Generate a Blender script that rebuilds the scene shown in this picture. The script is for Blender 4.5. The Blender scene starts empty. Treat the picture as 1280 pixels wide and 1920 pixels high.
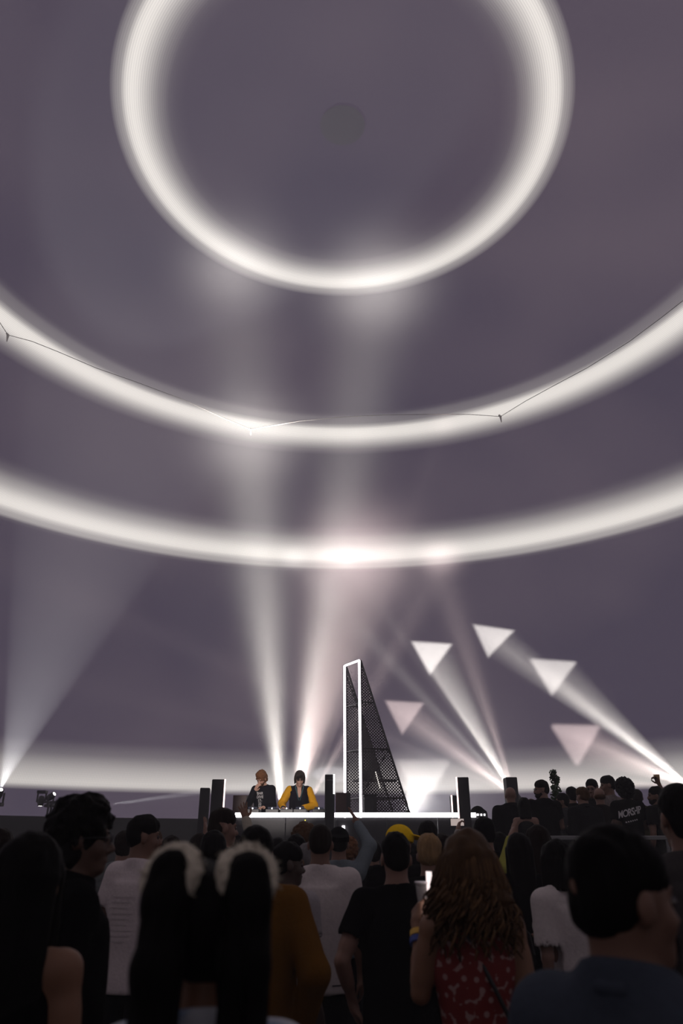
import bpy, bmesh, math, random
import numpy as np
from mathutils import Vector, Matrix

# ------------------------------------------------------------------ camera
SC = bpy.context.scene
COL = SC.collection
F_PX, HORIZON, CAM_Z = 1370.0, 1591.6, 1.60
PITCH = math.atan((HORIZON - 960.0) / F_PX)
YAW = math.atan(2.5 / F_PX)
cam_d = bpy.data.cameras.new('camera')
cam = bpy.data.objects.new('camera', cam_d)
COL.objects.link(cam)
cam.location = (0, 0, CAM_Z)
cam.rotation_euler = (math.pi / 2 + PITCH, 0, YAW)
cam_d.sensor_fit = 'VERTICAL'
cam_d.sensor_height = 36.0
cam_d.lens = 36.0 * F_PX / 1920.0
cam_d.clip_start, cam_d.clip_end = 0.05, 200
cam_d.dof.use_dof = True
cam_d.dof.focus_distance = 13.5
cam_d.dof.aperture_fstop = 2.4
SC.camera = cam

# ------------------------------------------------------------------ world, haze, exposure
SC.view_settings.view_transform = 'Standard'
SC.view_settings.look = 'None'
SC.view_settings.exposure = 0.0
SC.view_settings.gamma = 1.0
SC.view_settings.use_curve_mapping = False
HAZE = 0.0058                                      # density of the stage haze
wd = bpy.data.worlds.new('world'); SC.world = wd; wd.use_nodes = True
wd.node_tree.nodes['Background'].inputs[0].default_value = (0, 0, 0, 1)
wv = wd.node_tree.nodes.new('ShaderNodeVolumeScatter'); wv.inputs['Density'].default_value = HAZE; wv.inputs['Color'].default_value = (1, 1, 1, 1)
wd.node_tree.links.new(wv.outputs[0], wd.node_tree.nodes['World Output'].inputs['Volume'])
try:
    SC.cycles.max_bounces = 3; SC.cycles.diffuse_bounces = 1; SC.cycles.glossy_bounces = 1; SC.cycles.transmission_bounces = 2; SC.cycles.volume_bounces = 0
    SC.cycles.use_denoising = True
except Exception:
    pass

# ------------------------------------------------------------------ pixel -> place
DR, DC = 22.0, Vector((0, 11.73, -5.0))          # dome radius and centre of its sphere
CAMP = Vector((0, 0, CAM_Z))
def ray(x, y):
    a = (x - 640.0) / F_PX; u = (960.0 - y) / F_PX
    d = Vector((a, math.cos(PITCH) - u * math.sin(PITCH), math.sin(PITCH) + u * math.cos(PITCH)))
    return Matrix.Rotation(YAW, 3, 'Z') @ d
def at(x, y, Y):                                   # point seen at pixel on the plane at distance Y
    d = ray(x, y); return CAMP + d * (Y / d.y)
def at_dome(x, y, r=DR):
    d = ray(x, y).normalized(); o = CAMP - DC
    b = o.dot(d); c = o.dot(o) - r * r
    return CAMP + d * (-b + math.sqrt(b * b - c))
def theta(x, y):                                   # polar angle on the dome, radians
    p = (at_dome(x, y) - DC).normalized(); return math.acos(p.z)

# ------------------------------------------------------------------ materials
def mat(name, col, rough=0.6, metal=0.0, noise=0.0, scale=40.0, emit=None, strength=0.0, stretch=None, bump=0.0, spec=0.5):
    m = bpy.data.materials.get(name)
    if m: return m
    m = bpy.data.materials.new(name); m.use_nodes = True
    t = m.node_tree; b = t.nodes['Principled BSDF']
    b.inputs['Base Color'].default_value = (*col, 1); b.inputs['Roughness'].default_value = rough
    b.inputs['Metallic'].default_value = metal
    b.inputs['Specular IOR Level'].default_value = spec
    if noise > 0 or bump > 0:
        tc = t.nodes.new('ShaderNodeTexCoord'); mp = t.nodes.new('ShaderNodeMapping')
        if stretch: mp.inputs['Scale'].default_value = stretch
        t.links.new(tc.outputs['Object'], mp.inputs['Vector'])
        n = t.nodes.new('ShaderNodeTexNoise'); n.inputs['Scale'].default_value = scale; n.inputs['Detail'].default_value = 4
        t.links.new(mp.outputs[0], n.inputs['Vector'])
        if noise > 0:
            mx = t.nodes.new('ShaderNodeMix'); mx.data_type = 'RGBA'
            mx.inputs['A'].default_value = (*[c * (1 - noise) for c in col], 1)
            mx.inputs['B'].default_value = (*[min(1, c * (1 + noise)) for c in col], 1)
            t.links.new(n.outputs['Fac'], mx.inputs['Factor']); t.links.new(mx.outputs['Result'], b.inputs['Base Color'])
        if bump > 0:
            bp = t.nodes.new('ShaderNodeBump'); bp.inputs['Strength'].default_value = bump; bp.inputs['Distance'].default_value = 0.01
            t.links.new(n.outputs['Fac'], bp.inputs['Height']); t.links.new(bp.outputs[0], b.inputs['Normal'])
    if emit:
        b.inputs['Emission Color'].default_value = (*emit, 1); b.inputs['Emission Strength'].default_value = strength
    return m

def dome_material():
    """the picture thrown on the dome: rings around its crown"""
    m = bpy.data.materials.new('projection_screen'); m.use_nodes = True
    t = m.node_tree; N = t.nodes; L = t.links
    b = N['Principled BSDF']; b.inputs['Roughness'].default_value = 0.9; b.inputs['Specular IOR Level'].default_value = 0.0
    b.inputs['Base Color'].default_value = (0.018, 0.018, 0.0185, 1)
    tc = N.new('ShaderNodeTexCoord'); nrm = N.new('ShaderNodeVectorMath'); nrm.operation = 'NORMALIZE'
    L.new(tc.outputs['Object'], nrm.inputs[0])
    sp = N.new('ShaderNodeSeparateXYZ'); L.new(nrm.outputs[0], sp.inputs[0])
    def math_(op, a, b_=None):
        n = N.new('ShaderNodeMath'); n.operation = op
        for i, v in enumerate((a, b_)):
            if v is None: continue
            if hasattr(v, 'links'): L.new(v, n.inputs[i])
            else: n.inputs[i].default_value = v
        return n.outputs[0]
    th = math_('ARCCOSINE', sp.outputs['Z'])
    TM = 1.35
    fac = math_('DIVIDE', th, TM)
    ramp = N.new('ShaderNodeValToRGB'); L.new(fac, ramp.inputs[0])
    ramp.color_ramp.interpolation = 'LINEAR'
    ang = lambda y: theta(637, y) / TM
    R0, R1, R2, R3 = 0.0, .13, .45, 1.0
    # (theta, white amount) of the rings
    st = []
    rpx = (theta(212, 160)) / 425.0                    # ring around the crown, measured sideways
    for px_, v in ((300, 0), (325, .03), (350, .22), (372, .62), (388, .95), (400, 1.0), (404, .80), (408, .34), (420, .30), (428, 0)):
        st.append((px_ * rpx / TM, v))
    for y, v in ((776, 0), (782, .10), (797, .16), (801, .55), (806, .98), (818, .95), (828, .55), (840, .15), (852, 0)):
        st.append((ang(y), v))
    for y, v in ((985, 0), (1000, .08), (1020, .42), (1035, .85), (1046, 1.0), (1051, .85), (1055, .45), (1063, .38), (1069, 0)):
        st.append((ang(y), v))
    el = ramp.color_ramp.elements
    el[0].position = 0; el[0].color = (0, 0, 0, 1); el[1].position = st[0][0]; el[1].color = (0, 0, 0, 1)
    for p, v in st[1:]:
        e = el.new(p); e.color = (v, v, v, 1)
    low = N.new('ShaderNodeValToRGB'); L.new(fac, low.inputs[0]); el = low.color_ramp.elements
    s2 = [(ang(1405), 0), (ang(1430), .12), (ang(1455), .45), (ang(1478), .70), (ang(1484), .60), (ang(1489), 0)]
    el[0].position = 0; el[0].color = (0, 0, 0, 1); el[1].position = s2[0][0]; el[1].color = (0, 0, 0, 1)
    for p, v in s2[1:]:
        e = el.new(p); e.color = (v, v, v, 1)
    ring0 = math_('ADD', ramp.outputs['Color'], low.outputs['Color'])
    # weave of the screen
    ph = math_('ARCTAN2', sp.outputs['Y'], sp.outputs['X'])
    wa = math_('SINE', math_('MULTIPLY', math_('ADD', math_('MULTIPLY', th, 1500.0), math_('MULTIPLY', ph, 1100.0)), 1.0))
    wb_ = math_('SINE', math_('SUBTRACT', math_('MULTIPLY', th, 1500.0), math_('MULTIPLY', ph, 1100.0)))
    weave = math_('ADD', math_('MULTIPLY', math_('MULTIPLY', wa, wb_), 0.22), 1.0)
    ring = math_('MULTIPLY', ring0, weave)
    # ground tone of the picture, cloudy
    nz = N.new('ShaderNodeTexNoise'); nz.inputs['Scale'].default_value = 2.6; nz.inputs['Detail'].default_value = 2
    L.new(nrm.outputs[0], nz.inputs['Vector'])
    gr = N.new('ShaderNodeValToRGB'); L.new(nz.outputs['Fac'], gr.inputs[0])
    g = gr.color_ramp.elements
    g[0].position = .35; g[0].color = (0.066, 0.053, 0.082, 1); g[1].position = .68; g[1].color = (0.106, 0.083, 0.110, 1)
    mx = N.new('ShaderNodeMix'); mx.data_type = 'RGBA'; mx.blend_type = 'ADD'; mx.inputs['Factor'].default_value = 1
    L.new(gr.outputs[0], mx.inputs['A'])
    rc = N.new('ShaderNodeMix'); rc.data_type = 'RGBA'; L.new(ring, rc.inputs['Factor'])
    rc.inputs['A'].default_value = (0, 0, 0, 1); rc.inputs['B'].default_value = (0.86, 0.82, 0.74, 1)
    L.new(rc.outputs['Result'], mx.inputs['B'])
    L.new(mx.outputs['Result'], b.inputs['Emission Color']); b.inputs['Emission Strength'].default_value = 1.0
    m.cycles.emission_sampling = 'NONE'
    return m

# ------------------------------------------------------------------ small mesh kit
class MB:
    """collects boxes, bars, tubes and lathes and links them as ONE mesh object"""
    def __init__(s): s.v = []; s.f = []
    def add(s, vs, fs):
        o = len(s.v); s.v += [tuple(v) for v in vs]; s.f += [tuple(o + i for i in f) for f in fs]; return s
    def box(s, lo, hi, M=None):
        (x0, y0, z0), (x1, y1, z1) = lo, hi
        vs = [Vector(p) for p in ((x0,y0,z0),(x1,y0,z0),(x1,y1,z0),(x0,y1,z0),(x0,y0,z1),(x1,y0,z1),(x1,y1,z1),(x0,y1,z1))]
        if M: vs = [M @ v for v in vs]
        return s.add(vs, [(0,3,2,1),(4,5,6,7),(0,1,5,4),(1,2,6,5),(2,3,7,6),(3,0,4,7)])
    def prism(s, poly, ext):                        # polygon (list of points) pushed along ext
        n = len(poly); e = Vector(ext); P = [Vector(p) for p in poly]
        return s.add(P + [p + e for p in P], [tuple(range(n))[::-1], tuple(range(n, 2*n))] + [(i, (i+1) % n, n+(i+1) % n, n+i) for i in range(n)])
    def tube(s, pts, rad, n=8, cap=True):
        P = [Vector(p) for p in pts]; R = rad if hasattr(rad, '__len__') else [rad] * len(P)
        vs = []; fs = []; up = None
        for i, p in enumerate(P):
            t = (P[min(i+1, len(P)-1)] - P[max(i-1, 0)]).normalized()
            if up is None: up = Vector((0,0,1)) if abs(t.z) < .9 else Vector((1,0,0))
            a = t.cross(up).normalized(); b = t.cross(a).normalized(); up = -b if False else up
            for k in range(n):
                c = 2*math.pi*k/n; vs.append(p + (a*math.cos(c) + b*math.sin(c)) * R[i])
        for i in range(len(P)-1):
            for k in range(n): fs.append((i*n+k, i*n+(k+1) % n, (i+1)*n+(k+1) % n, (i+1)*n+k))
        if cap: fs += [tuple(range(n))[::-1], tuple(range((len(P)-1)*n, len(P)*n))]
        return s.add(vs, fs)
    def lathe(s, prof, n=20, M=None, cap=True):     # profile of (radius, z)
        vs = []; fs = []
        for r, z in prof:
            for k in range(n):
                a = 2*math.pi*k/n; v = Vector((r*math.cos(a), r*math.sin(a), z)); vs.append(M @ v if M else v)
        for i in range(len(prof)-1):
            for k in range(n): fs.append((i*n+k, i*n+(k+1) % n, (i+1)*n+(k+1) % n, (i+1)*n+k))
        if cap: fs += [tuple(range(n))[::-1], tuple(range((len(prof)-1)*n, len(prof)*n))]
        return s.add(vs, fs)
    def build(s, name, m, parent=None, smooth=False, bevel=0.0):
        me = bpy.data.meshes.new(name); me.from_pydata(s.v, [], s.f); me.update()
        bm = bmesh.new(); bm.from_mesh(me); bmesh.ops.recalc_face_normals(bm, faces=bm.faces)
        if bevel > 0:
            bmesh.ops.bevel(bm, geom=bm.edges[:], offset=bevel, segments=1, affect='EDGES', clamp_overlap=True)
        bm.to_mesh(me); bm.free()
        if smooth: me.polygons.foreach_set('use_smooth', [True]*len(me.polygons))
        return link(name, me, m, parent)
def link(name, me, m, parent=None):
    o = bpy.data.objects.new(name, me); COL.objects.link(o)
    if m:
        if len(me.materials) == 0: me.materials.append(m)
    if parent: o.parent = parent
    return o
def tag(o, label, cat, group=None, kind=None):
    if label: o['label'] = label
    if cat: o['category'] = cat
    if group: o['group'] = group
    if kind: o['kind'] = kind
    return o
def thing(name, loc, label, cat, group=None, rz=0.0):
    o = bpy.data.objects.new(name, None); COL.objects.link(o)
    o.location = loc; o.rotation_euler = (0, 0, rz); o.empty_display_size = .2
    return tag(o, label, cat, group)

# ------------------------------------------------------------------ the dome, its wall and floor
def sphere_cap(r, z_low, th0=0.0, nt=64, npz=160, thick=0.0):
    """dome shell from polar angle th0 down to height z_low below which it stops (coordinates about the centre)"""
    th1 = math.acos(z_low / r); vs = []; fs = []
    start = 1 if th0 == 0 else 0
    for i in range(start, nt+1):
        a = th0 + (th1-th0)*i/nt
        for k in range(npz):
            c = 2*math.pi*k/npz; vs.append((r*math.sin(a)*math.cos(c), r*math.sin(a)*math.sin(c), r*math.cos(a)))
    rows = nt + 1 - start
    for i in range(rows-1):
        for k in range(npz): fs.append((i*npz+k, i*npz+(k+1) % npz, (i+1)*npz+(k+1) % npz, (i+1)*npz+k))
    if start:
        vs.append((0, 0, r)); top = len(vs)-1
        for k in range(npz): fs.append((top, (k+1) % npz, k))
    return vs, fs
Z_EDGE = at_dome(100, 1531).z                         # where the screen ends above the dark wall
vs, fs = sphere_cap(DR, Z_EDGE - DC.z)
me = bpy.data.meshes.new('ceiling'); me.from_pydata(vs, [], [f[::-1] for f in fs]); me.update()
me.polygons.foreach_set('use_smooth', [True]*len(me.polygons))
DOME_M = dome_material()
dome = link('ceiling', me, DOME_M); dome.location = DC
tag(dome, 'domed projection screen with glowing white rings', None, kind='structure')
# wall below the screen
rw = math.sqrt(DR**2 - (Z_EDGE-DC.z)**2); rf = math.sqrt(DR**2 - DC.z**2)
wm = MB(); n = 120
wm.add([(rw*math.cos(2*math.pi*k/n), rw*math.sin(2*math.pi*k/n), Z_EDGE) for k in range(n)] + [(rf*math.cos(2*math.pi*k/n), rf*math.sin(2*math.pi*k/n), -.05) for k in range(n)],
       [(k, (k+1) % n, n+(k+1) % n, n+k) for k in range(n)])
wl = wm.build('wall_back', mat('dark_wall_cloth', (.012, .011, .013), .9, noise=.3, scale=3)); wl.location = (DC.x, DC.y, 0)
tag(wl, 'dark cloth wall ringing the hall below the screen', None, kind='structure')
fm = MB().lathe([(rf, -.1), (rf, 0)], n=96); fl = fm.build('floor', mat('black_floor', (.015, .014, .014), .5, noise=.4, scale=6)); fl.location = (DC.x, DC.y, 0)
tag(fl, 'dark hall floor', None, kind='structure')
# plate at the crown of the dome
cp = at_dome(637, 235); rcap = 0.5*(at_dome(679, 235)-at_dome(595, 235)).length
vs, fs = sphere_cap(DR-.04, math.cos(rcap/DR)*(DR-.04), nt=6, npz=40)
me = bpy.data.meshes.new('crown_plate'); me.from_pydata(vs, [], [f[::-1] for f in fs]); me.update()
me.polygons.foreach_set('use_smooth', [True]*len(me.polygons))

crown = link('crown_plate', me, mat('crown_plate_cloth', (.016, .016, .017), .9, emit=(.078, .066, .085), strength=.68)); crown.location = DC  # light of the projected picture put into the plate's own glow
tag(crown, 'round plate at the crown of the dome, inside the innermost ring', 'plate')
crown.data.materials[0].cycles.emission_sampling = 'NONE'
# ------------------------------------------------------------------ beam lights
def spot(name, src, dst, deg, power, col=(1, .95, .9), blend=.6, gobo=None, parent=None, rad=.04):
    d = bpy.data.lights.new(name, 'SPOT'); o = bpy.data.objects.new(name, d); COL.objects.link(o)
    o.location = src; v = (Vector(dst) - Vector(src)).normalized()
    o.rotation_euler = v.to_track_quat('-Z', 'Y').to_euler()
    soft = gobo is None and blend >= .9; sf = math.tan(math.radians(deg/2))*.62
    d.spot_size = math.radians(deg*(1.75 if soft else 1)); d.spot_blend = .5 if soft else blend; d.energy = power; d.color = col; d.shadow_soft_size = rad
    if gobo or soft:                                    # three-sided mask, or a soft edge, in the lamp
        d.use_nodes = True; t = d.node_tree; N = t.nodes; L = t.links
        em = N.get('Emission') or N.new('ShaderNodeEmission')
        ge = N.new('ShaderNodeNewGeometry')
        def m_(op, a, b=None):
            n = N.new('ShaderNodeMath'); n.operation = op
            for i, q in enumerate((a, b)):
                if q is None: continue
                if hasattr(q, 'links'): L.new(q, n.inputs[i])
                else: n.inputs[i].default_value = q
            return n.outputs[0]
        R = v.to_track_quat('-Z', 'Y').to_matrix()
        def dot(ax):
            n = N.new('ShaderNodeVectorMath'); n.operation = 'DOT_PRODUCT'; L.new(ge.outputs['Incoming'], n.inputs[0]); n.inputs[1].default_value = ax; return n.outputs['Value']
        zz = dot(tuple(-R.col[2])); u = m_('DIVIDE', dot(tuple(R.col[0])), zz); w = m_('DIVIDE', dot(tuple(R.col[1])), zz)
        if soft:
            r2 = m_('ADD', m_('MULTIPLY', u, u), m_('MULTIPLY', w, w)); k = m_('EXPONENT', m_('MULTIPLY', r2, -1/(sf*sf)))
        else: k = None
        s = gobo                              # inner radius of the mask, as a tangent
        for a in (() if soft else (90, 210, 330)):
            h = m_('ADD', m_('MULTIPLY', u, math.cos(math.radians(a))), m_('MULTIPLY', w, math.sin(math.radians(a))))
            mr = N.new('ShaderNodeMapRange'); mr.interpolation_type = 'SMOOTHSTEP'
            mr.inputs['From Min'].default_value = s*1.12; mr.inputs['From Max'].default_value = s*.72
            mr.inputs['To Min'].default_value = 0; mr.inputs['To Max'].default_value = 1
            L.new(h, mr.inputs['Value'])
            k = mr.outputs[0] if k is None else m_('MULTIPLY', k, mr.outputs[0])
        L.new(k, em.inputs['Strength'])
        if not em.outputs[0].links:
            ou = N.get('Light Output') or N.new('ShaderNodeOutputLight'); L.new(em.outputs[0], ou.inputs[0])
    if parent: o.parent = parent
    return o
YB = 18.0
SRC = {'a': at(527, 1514, YB), 'b': at(553, 1500, 18.8), 'c': at(578, 1506, 17.3), 'd': at(965, 1492, YB), 'e': at(1292, 1474, 17.0),
       'f': at(765, 1524, 18.2), 'g': at(2, 1478, 24.0), 'h': at(208, 1508, 28.0)}
W = (1, .93, .86); PK = (1, .79, .75); CW = (.98, .96, 1)
def far(s, x, y, yy):                                   # the same line on and on, to a height outside the picture
    p, q = s; return (p + (x-p)*(yy-q)/(y-q), yy)
BEAMS = [('a', (440, 498), 14.5, 130000, W, 1, None), ('b', (705, 533), 16, 180000, W, 1, None),
         ('a', far((527, 1514), 500, 1200, 820), 21, 110000, W, 1, None), ('b', far((553, 1500), 630, 1200, 1040), 26, 160000, PK, 1, None),
         ('c', (832, 797), 5, 40000, PK, .9, None), ('c', (838, 1040), 8, 90000, PK, .9, None),
         ('d', (808, 1225), 10, 320000, W, .3, .040), ('d', (757, 1336), 10, 190000, PK, .3, .037), ('d', (550, 1046), 6, 120000, W, 1, None), ('d', (650, 1050), 4, 80000, W, 1, None),
         ('d', (815, 1046), 9, 100000, PK, 1, None), ('d', (-200, 960), 6, 44000, PK, 1, None), ('d', (-200, 1200), 5, 30000, PK, 1, None),
         ('e', (922, 1195), 10, 300000, W, .3, .036), ('e', (1080, 1385), 10, 170000, PK, .3, .046), ('e', (1036, 1260), 10, 220000, W, .3, .043),
         ('e', (760, 1450), 7, 70000, PK, 1, None), ('e', (650, 1462), 4, 50000, PK, 1, None), ('f', (795, 1456), 14, 110000, W, .3, .052), ('f', (840, 1470), 34, 24000, CW, .9, None),
         ('g', far((2, 1478), 105, 1190, 300), 28, 19000, CW, .3, None), ('h', (620, 1452), 5, 70000, CW, .6, None), ('h', (560, 1486), 2, 24000, CW, .6, None)]
# ------------------------------------------------------------------ bodies: smooth-blended solids turned into one skin
_rs = np.random.RandomState(7); _LAT = _rs.rand(32, 32, 32).astype(np.float32)*2-1
def noise3(x, y, z):
    x, y, z = np.broadcast_arrays(x, y, z)
    xi, yi, zi = np.floor(x).astype(int), np.floor(y).astype(int), np.floor(z).astype(int)
    fx, fy, fz = x-xi, y-yi, z-zi
    fx, fy, fz = (f*f*(3-2*f) for f in (fx, fy, fz)); r = 0
    for dx in (0, 1):
        for dy in (0, 1):
            for dz in (0, 1):
                r = r + _LAT[(xi+dx) & 31, (yi+dy) & 31, (zi+dz) & 31]*(fx if dx else 1-fx)*(fy if dy else 1-fy)*(fz if dz else 1-fz)
    return r
A3 = lambda *v: np.array(v, float)
I3 = np.eye(3)
def cap(a, b, ra, rb=None, k=.02, sub=False): return ('cap', np.array(a, float), np.array(b, float), ra, ra if rb is None else rb, k, sub)
def ell(c, r, R=I3, k=.02, sub=False): return ('ell', np.array(c, float), np.array(r, float), np.array(R), k, sub)
def ecy(c0, c1, r0, r1, k=.02, sub=False, R=I3): return ('ecy', np.array(c0, float), np.array(c1, float), r0, r1, np.array(R), k, sub)
def axis_(lo, hi, h, ref):
    xs = [lo]
    while xs[-1] < hi:
        x = xs[-1]; s = h
        for a, b, hf in ref:
            if a-.6*h < x < b: s = min(s, hf)
        xs.append(x+s)
    return np.array(xs)
def sdf_mesh(prims, h, refine=(), cuts=(), noise=None):
    """prims blended into one closed skin; refine = [(lo, hi, step)]; cuts = [(point, normal)] removes the side the normal points to"""
    los, his = [], []
    for p in prims:
        if p[0] == 'cap': r = max(p[3], p[4]); lo, hi = np.minimum(p[1], p[2])-r, np.maximum(p[1], p[2])+r
        elif p[0] == 'ell': r = np.sqrt(((p[3]*p[2][None, :])**2).sum(1)); lo, hi = p[1]-r, p[1]+r
        else: r = max(*p[3], *p[4]); lo, hi = np.minimum(p[1], p[2])-r, np.maximum(p[1], p[2])+r
        los.append(lo); his.append(hi)
    pos = [i for i, p in enumerate(prims) if not p[-1]]
    LO = np.min([los[i] for i in pos], 0)-2.5*h; HI = np.max([his[i] for i in pos], 0)+2.5*h
    if noise: LO -= noise[0]; HI += noise[0]
    ax = [axis_(LO[i], HI[i], h, [(r[0][i], r[1][i], r[2]) for r in refine]) for i in range(3)]
    D = np.full([len(a) for a in ax], .3, np.float32)
    for p, lo, hi in zip(prims, los, his):
        k, sub = p[-2], p[-1]; mg = k+2.2*h+(noise[0] if noise else 0)
        sl = tuple(slice(max(0, np.searchsorted(ax[i], lo[i]-mg)-1), np.searchsorted(ax[i], hi[i]+mg)+1) for i in range(3))
        X, Y, Z = ax[0][sl[0]][:, None, None], ax[1][sl[1]][None, :, None], ax[2][sl[2]][None, None, :]
        if p[0] == 'cap':
            a, b = p[1], p[2]; u = b-a; uu = max(u@u, 1e-9)
            x, y, z = X-a[0], Y-a[1], Z-a[2]
            t = np.clip((x*u[0]+y*u[1]+z*u[2])/uu, 0, 1)
            d = np.sqrt((x-t*u[0])**2+(y-t*u[1])**2+(z-t*u[2])**2)-(p[3]+(p[4]-p[3])*t)
        elif p[0] == 'ell':
            R = p[3]; x, y, z = X-p[1][0], Y-p[1][1], Z-p[1][2]
            q = [(R[0, i]*x+R[1, i]*y+R[2, i]*z) for i in range(3)]; r = p[2]
            k0 = np.sqrt(sum((q[i]/r[i])**2 for i in range(3))); k1 = np.sqrt(sum((q[i]/r[i]**2)**2 for i in range(3)))+1e-6
            d = k0*(k0-1)/k1
        else:
            a, b = p[1], p[2]; u = b-a; L = np.sqrt(u@u); t = np.clip(((X-a[0])*u[0]+(Y-a[1])*u[1]+(Z-a[2])*u[2])/(L*L), -.2, 1.2)
            x, y, z = X-a[0]-t*u[0], Y-a[1]-t*u[1], Z-a[2]-t*u[2]
            R = p[5]; qx = R[0, 0]*x+R[1, 0]*y+R[2, 0]*z; qy = R[0, 1]*x+R[1, 1]*y+R[2, 1]*z
            tc = np.clip(t, 0, 1); rx = p[3][0]+(p[4][0]-p[3][0])*tc; ry = p[3][1]+(p[4][1]-p[3][1])*tc
            d = (np.sqrt((qx/rx)**2+(qy/ry)**2)-1)*np.minimum(rx, ry)
            d = np.maximum(d, np.maximum(-t, t-1)*L)
        B = D[sl]
        if sub:
            d = -d; hh = np.maximum(k-np.abs(B-d), 0)/k; D[sl] = np.maximum(B, d)+hh*hh*k/4
        else:
            hh = np.maximum(k-np.abs(B-d), 0)/k; D[sl] = np.minimum(B, d)-hh*hh*k/4
    X, Y, Z = ax[0][:, None, None], ax[1][None, :, None], ax[2][None, None, :]
    if noise:
        amp, fr, sd = noise[0], noise[1], noise[2]
        nr = np.abs(D) < amp*2+2*h
        ix, iy, iz = np.nonzero(nr)
        nx = noise3(ax[0][ix]*fr[0]+sd, ax[1][iy]*fr[1]+sd*1.7, ax[2][iz]*fr[2]+sd*.6)
        nx = .7*nx+.3*noise3(ax[0][ix]*fr[0]*2.1, ax[1][iy]*fr[1]*2.1+sd, ax[2][iz]*fr[2]*2.1)
        D[ix, iy, iz] += (amp*nx).astype(np.float32)
    for c, nrm in cuts:
        D = np.maximum(D, (X-c[0])*nrm[0]+(Y-c[1])*nrm[1]+(Z-c[2])*nrm[2])
    D[0], D[-1] = .3, .3; D[:, 0] = .3; D[:, -1] = .3; D[:, :, 0] = .3; D[:, :, -1] = .3
    S = D < 0
    n = [len(a)-1 for a in ax]
    c8 = [(i, j, k) for i in (0, 1) for j in (0, 1) for k in (0, 1)]
    cnt = sum(S[i:i+n[0], j:j+n[1], k:k+n[2]].astype(np.int8) for i, j, k in c8)
    act = (cnt > 0) & (cnt < 8); ci, cj, ck = np.nonzero(act)
    vid = np.full(act.shape, -1, np.int64); vid[ci, cj, ck] = np.arange(len(ci))
    dv = {c: D[ci+c[0], cj+c[1], ck+c[2]] for c in c8}
    pv = {c: np.stack([ax[0][ci+c[0]], ax[1][cj+c[1]], ax[2][ck+c[2]]], 1) for c in c8}
    acc = np.zeros((len(ci), 3)); num = np.zeros(len(ci))
    for a in c8:
        for d_ in range(3):
            if a[d_]: continue
            b = list(a); b[d_] = 1; b = tuple(b)
            m = (dv[a] < 0) != (dv[b] < 0)
            t = np.where(m, dv[a]/np.where(m, dv[a]-dv[b], 1), 0)
            acc += np.where(m[:, None], pv[a]+t[:, None]*(pv[b]-pv[a]), 0); num += m
    V = acc/np.maximum(num, 1)[:, None]
    Q = []
    for d_ in range(3):
        e1, e2 = [(1, 2), (2, 0), (0, 1)][d_]
        s0 = [slice(1, -1)]*3; s0[d_] = slice(0, -1); s1 = list(s0); s1[d_] = slice(1, None)
        a, b = S[tuple(s0)], S[tuple(s1)]; ei = np.nonzero(a != b)
        base = [ei[i]+(0 if i == d_ else 1) for i in range(3)]
        def cell(o1, o2):
            q = list(base); q[e1] = q[e1]-o1; q[e2] = q[e2]-o2; return vid[q[0], q[1], q[2]]
        f = np.stack([cell(1, 1), cell(0, 1), cell(0, 0), cell(1, 0)], 1)
        fl = a[ei]; f[~fl] = f[~fl][:, ::-1]; Q.append(f)
    return V, np.concatenate(Q)
def np_mesh(name, V, Q, smooth=True):
    me = bpy.data.meshes.new(name); me.vertices.add(len(V)); me.vertices.foreach_set('co', V.astype(np.float32).ravel())
    me.loops.add(Q.size); me.loops.foreach_set('vertex_index', Q.astype(np.int32).ravel())
    me.polygons.add(len(Q)); me.polygons.foreach_set('loop_start', np.arange(0, Q.size, Q.shape[1], dtype=np.int32))
    me.update(calc_edges=True)
    if smooth: me.polygons.foreach_set('use_smooth', np.ones(len(Q), bool))
    return me

def rot(ax, a):
    c, s = math.cos(a), math.sin(a)
    return {'x': A3([1,0,0],[0,c,-s],[0,s,c]), 'y': A3([c,0,s],[0,1,0],[-s,0,c]), 'z': A3([c,-s,0],[s,c,0],[0,0,1])}[ax]

def hand(w, d, n, mode='relax', side=1):
    """palm, four fingers and thumb from the wrist w along d, palm facing n"""
    w, d, n = np.array(w, float), np.array(d, float), np.array(n, float)
    d /= np.linalg.norm(d); n = n-d*(n@d); n /= np.linalg.norm(n); s = np.cross(d, n)*side    # s points to the thumb
    P = [cap(w, w+d*.03, .024, .027, .015)]
    for q in (-.028, -.009, .010, .028): P.append(cap(w+d*.03+s*q*.7, w+d*.082+s*q, .015, .0125, .016))
    curl = {'relax': (.35, .5, .4), 'open': (.05, .08, .05), 'grip': (.75, 1.0, .8), 'fist': (1.3, 1.5, 1.0), 'flat': (.15, .2, .1)}[mode]
    spread = {'open': .16}.get(mode, .03)
    for i, (q, L) in enumerate(((-.028, .8), (-.009, .95), (.010, 1.0), (.028, .92))):
        p = w+d*.082+s*q; a = 0.0; dd = d+s*spread*(i-1.5)
        for L2, r, c in ((.044, .0095, curl[0]), (.027, .0085, curl[1]), (.021, .0075, curl[2])):
            a += c; v = dd*math.cos(a)+n*math.sin(a); v /= np.linalg.norm(v); e = p+v*L2*L; P.append(cap(p, e, r, r*.92, .006)); p = e
    t0 = w+d*.022+s*.020; sp = 1.0 if mode in ('open', 'grip') else .75
    t1 = t0+(d*.55+s*sp+n*.35)/1.3*.045; t2 = t1+(d*.85+s*.35+n*(.5 if mode in ('grip', 'fist') else .15))*.034; t3 = t2+(d*.9+n*(.5 if mode in ('grip', 'fist') else .1))*.024
    P += [cap(t0, t1, .016, .0125, .012), cap(t1, t2, .0115, .0105, .006), cap(t2, t3, .010, .0085, .006)]
    return P

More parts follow.
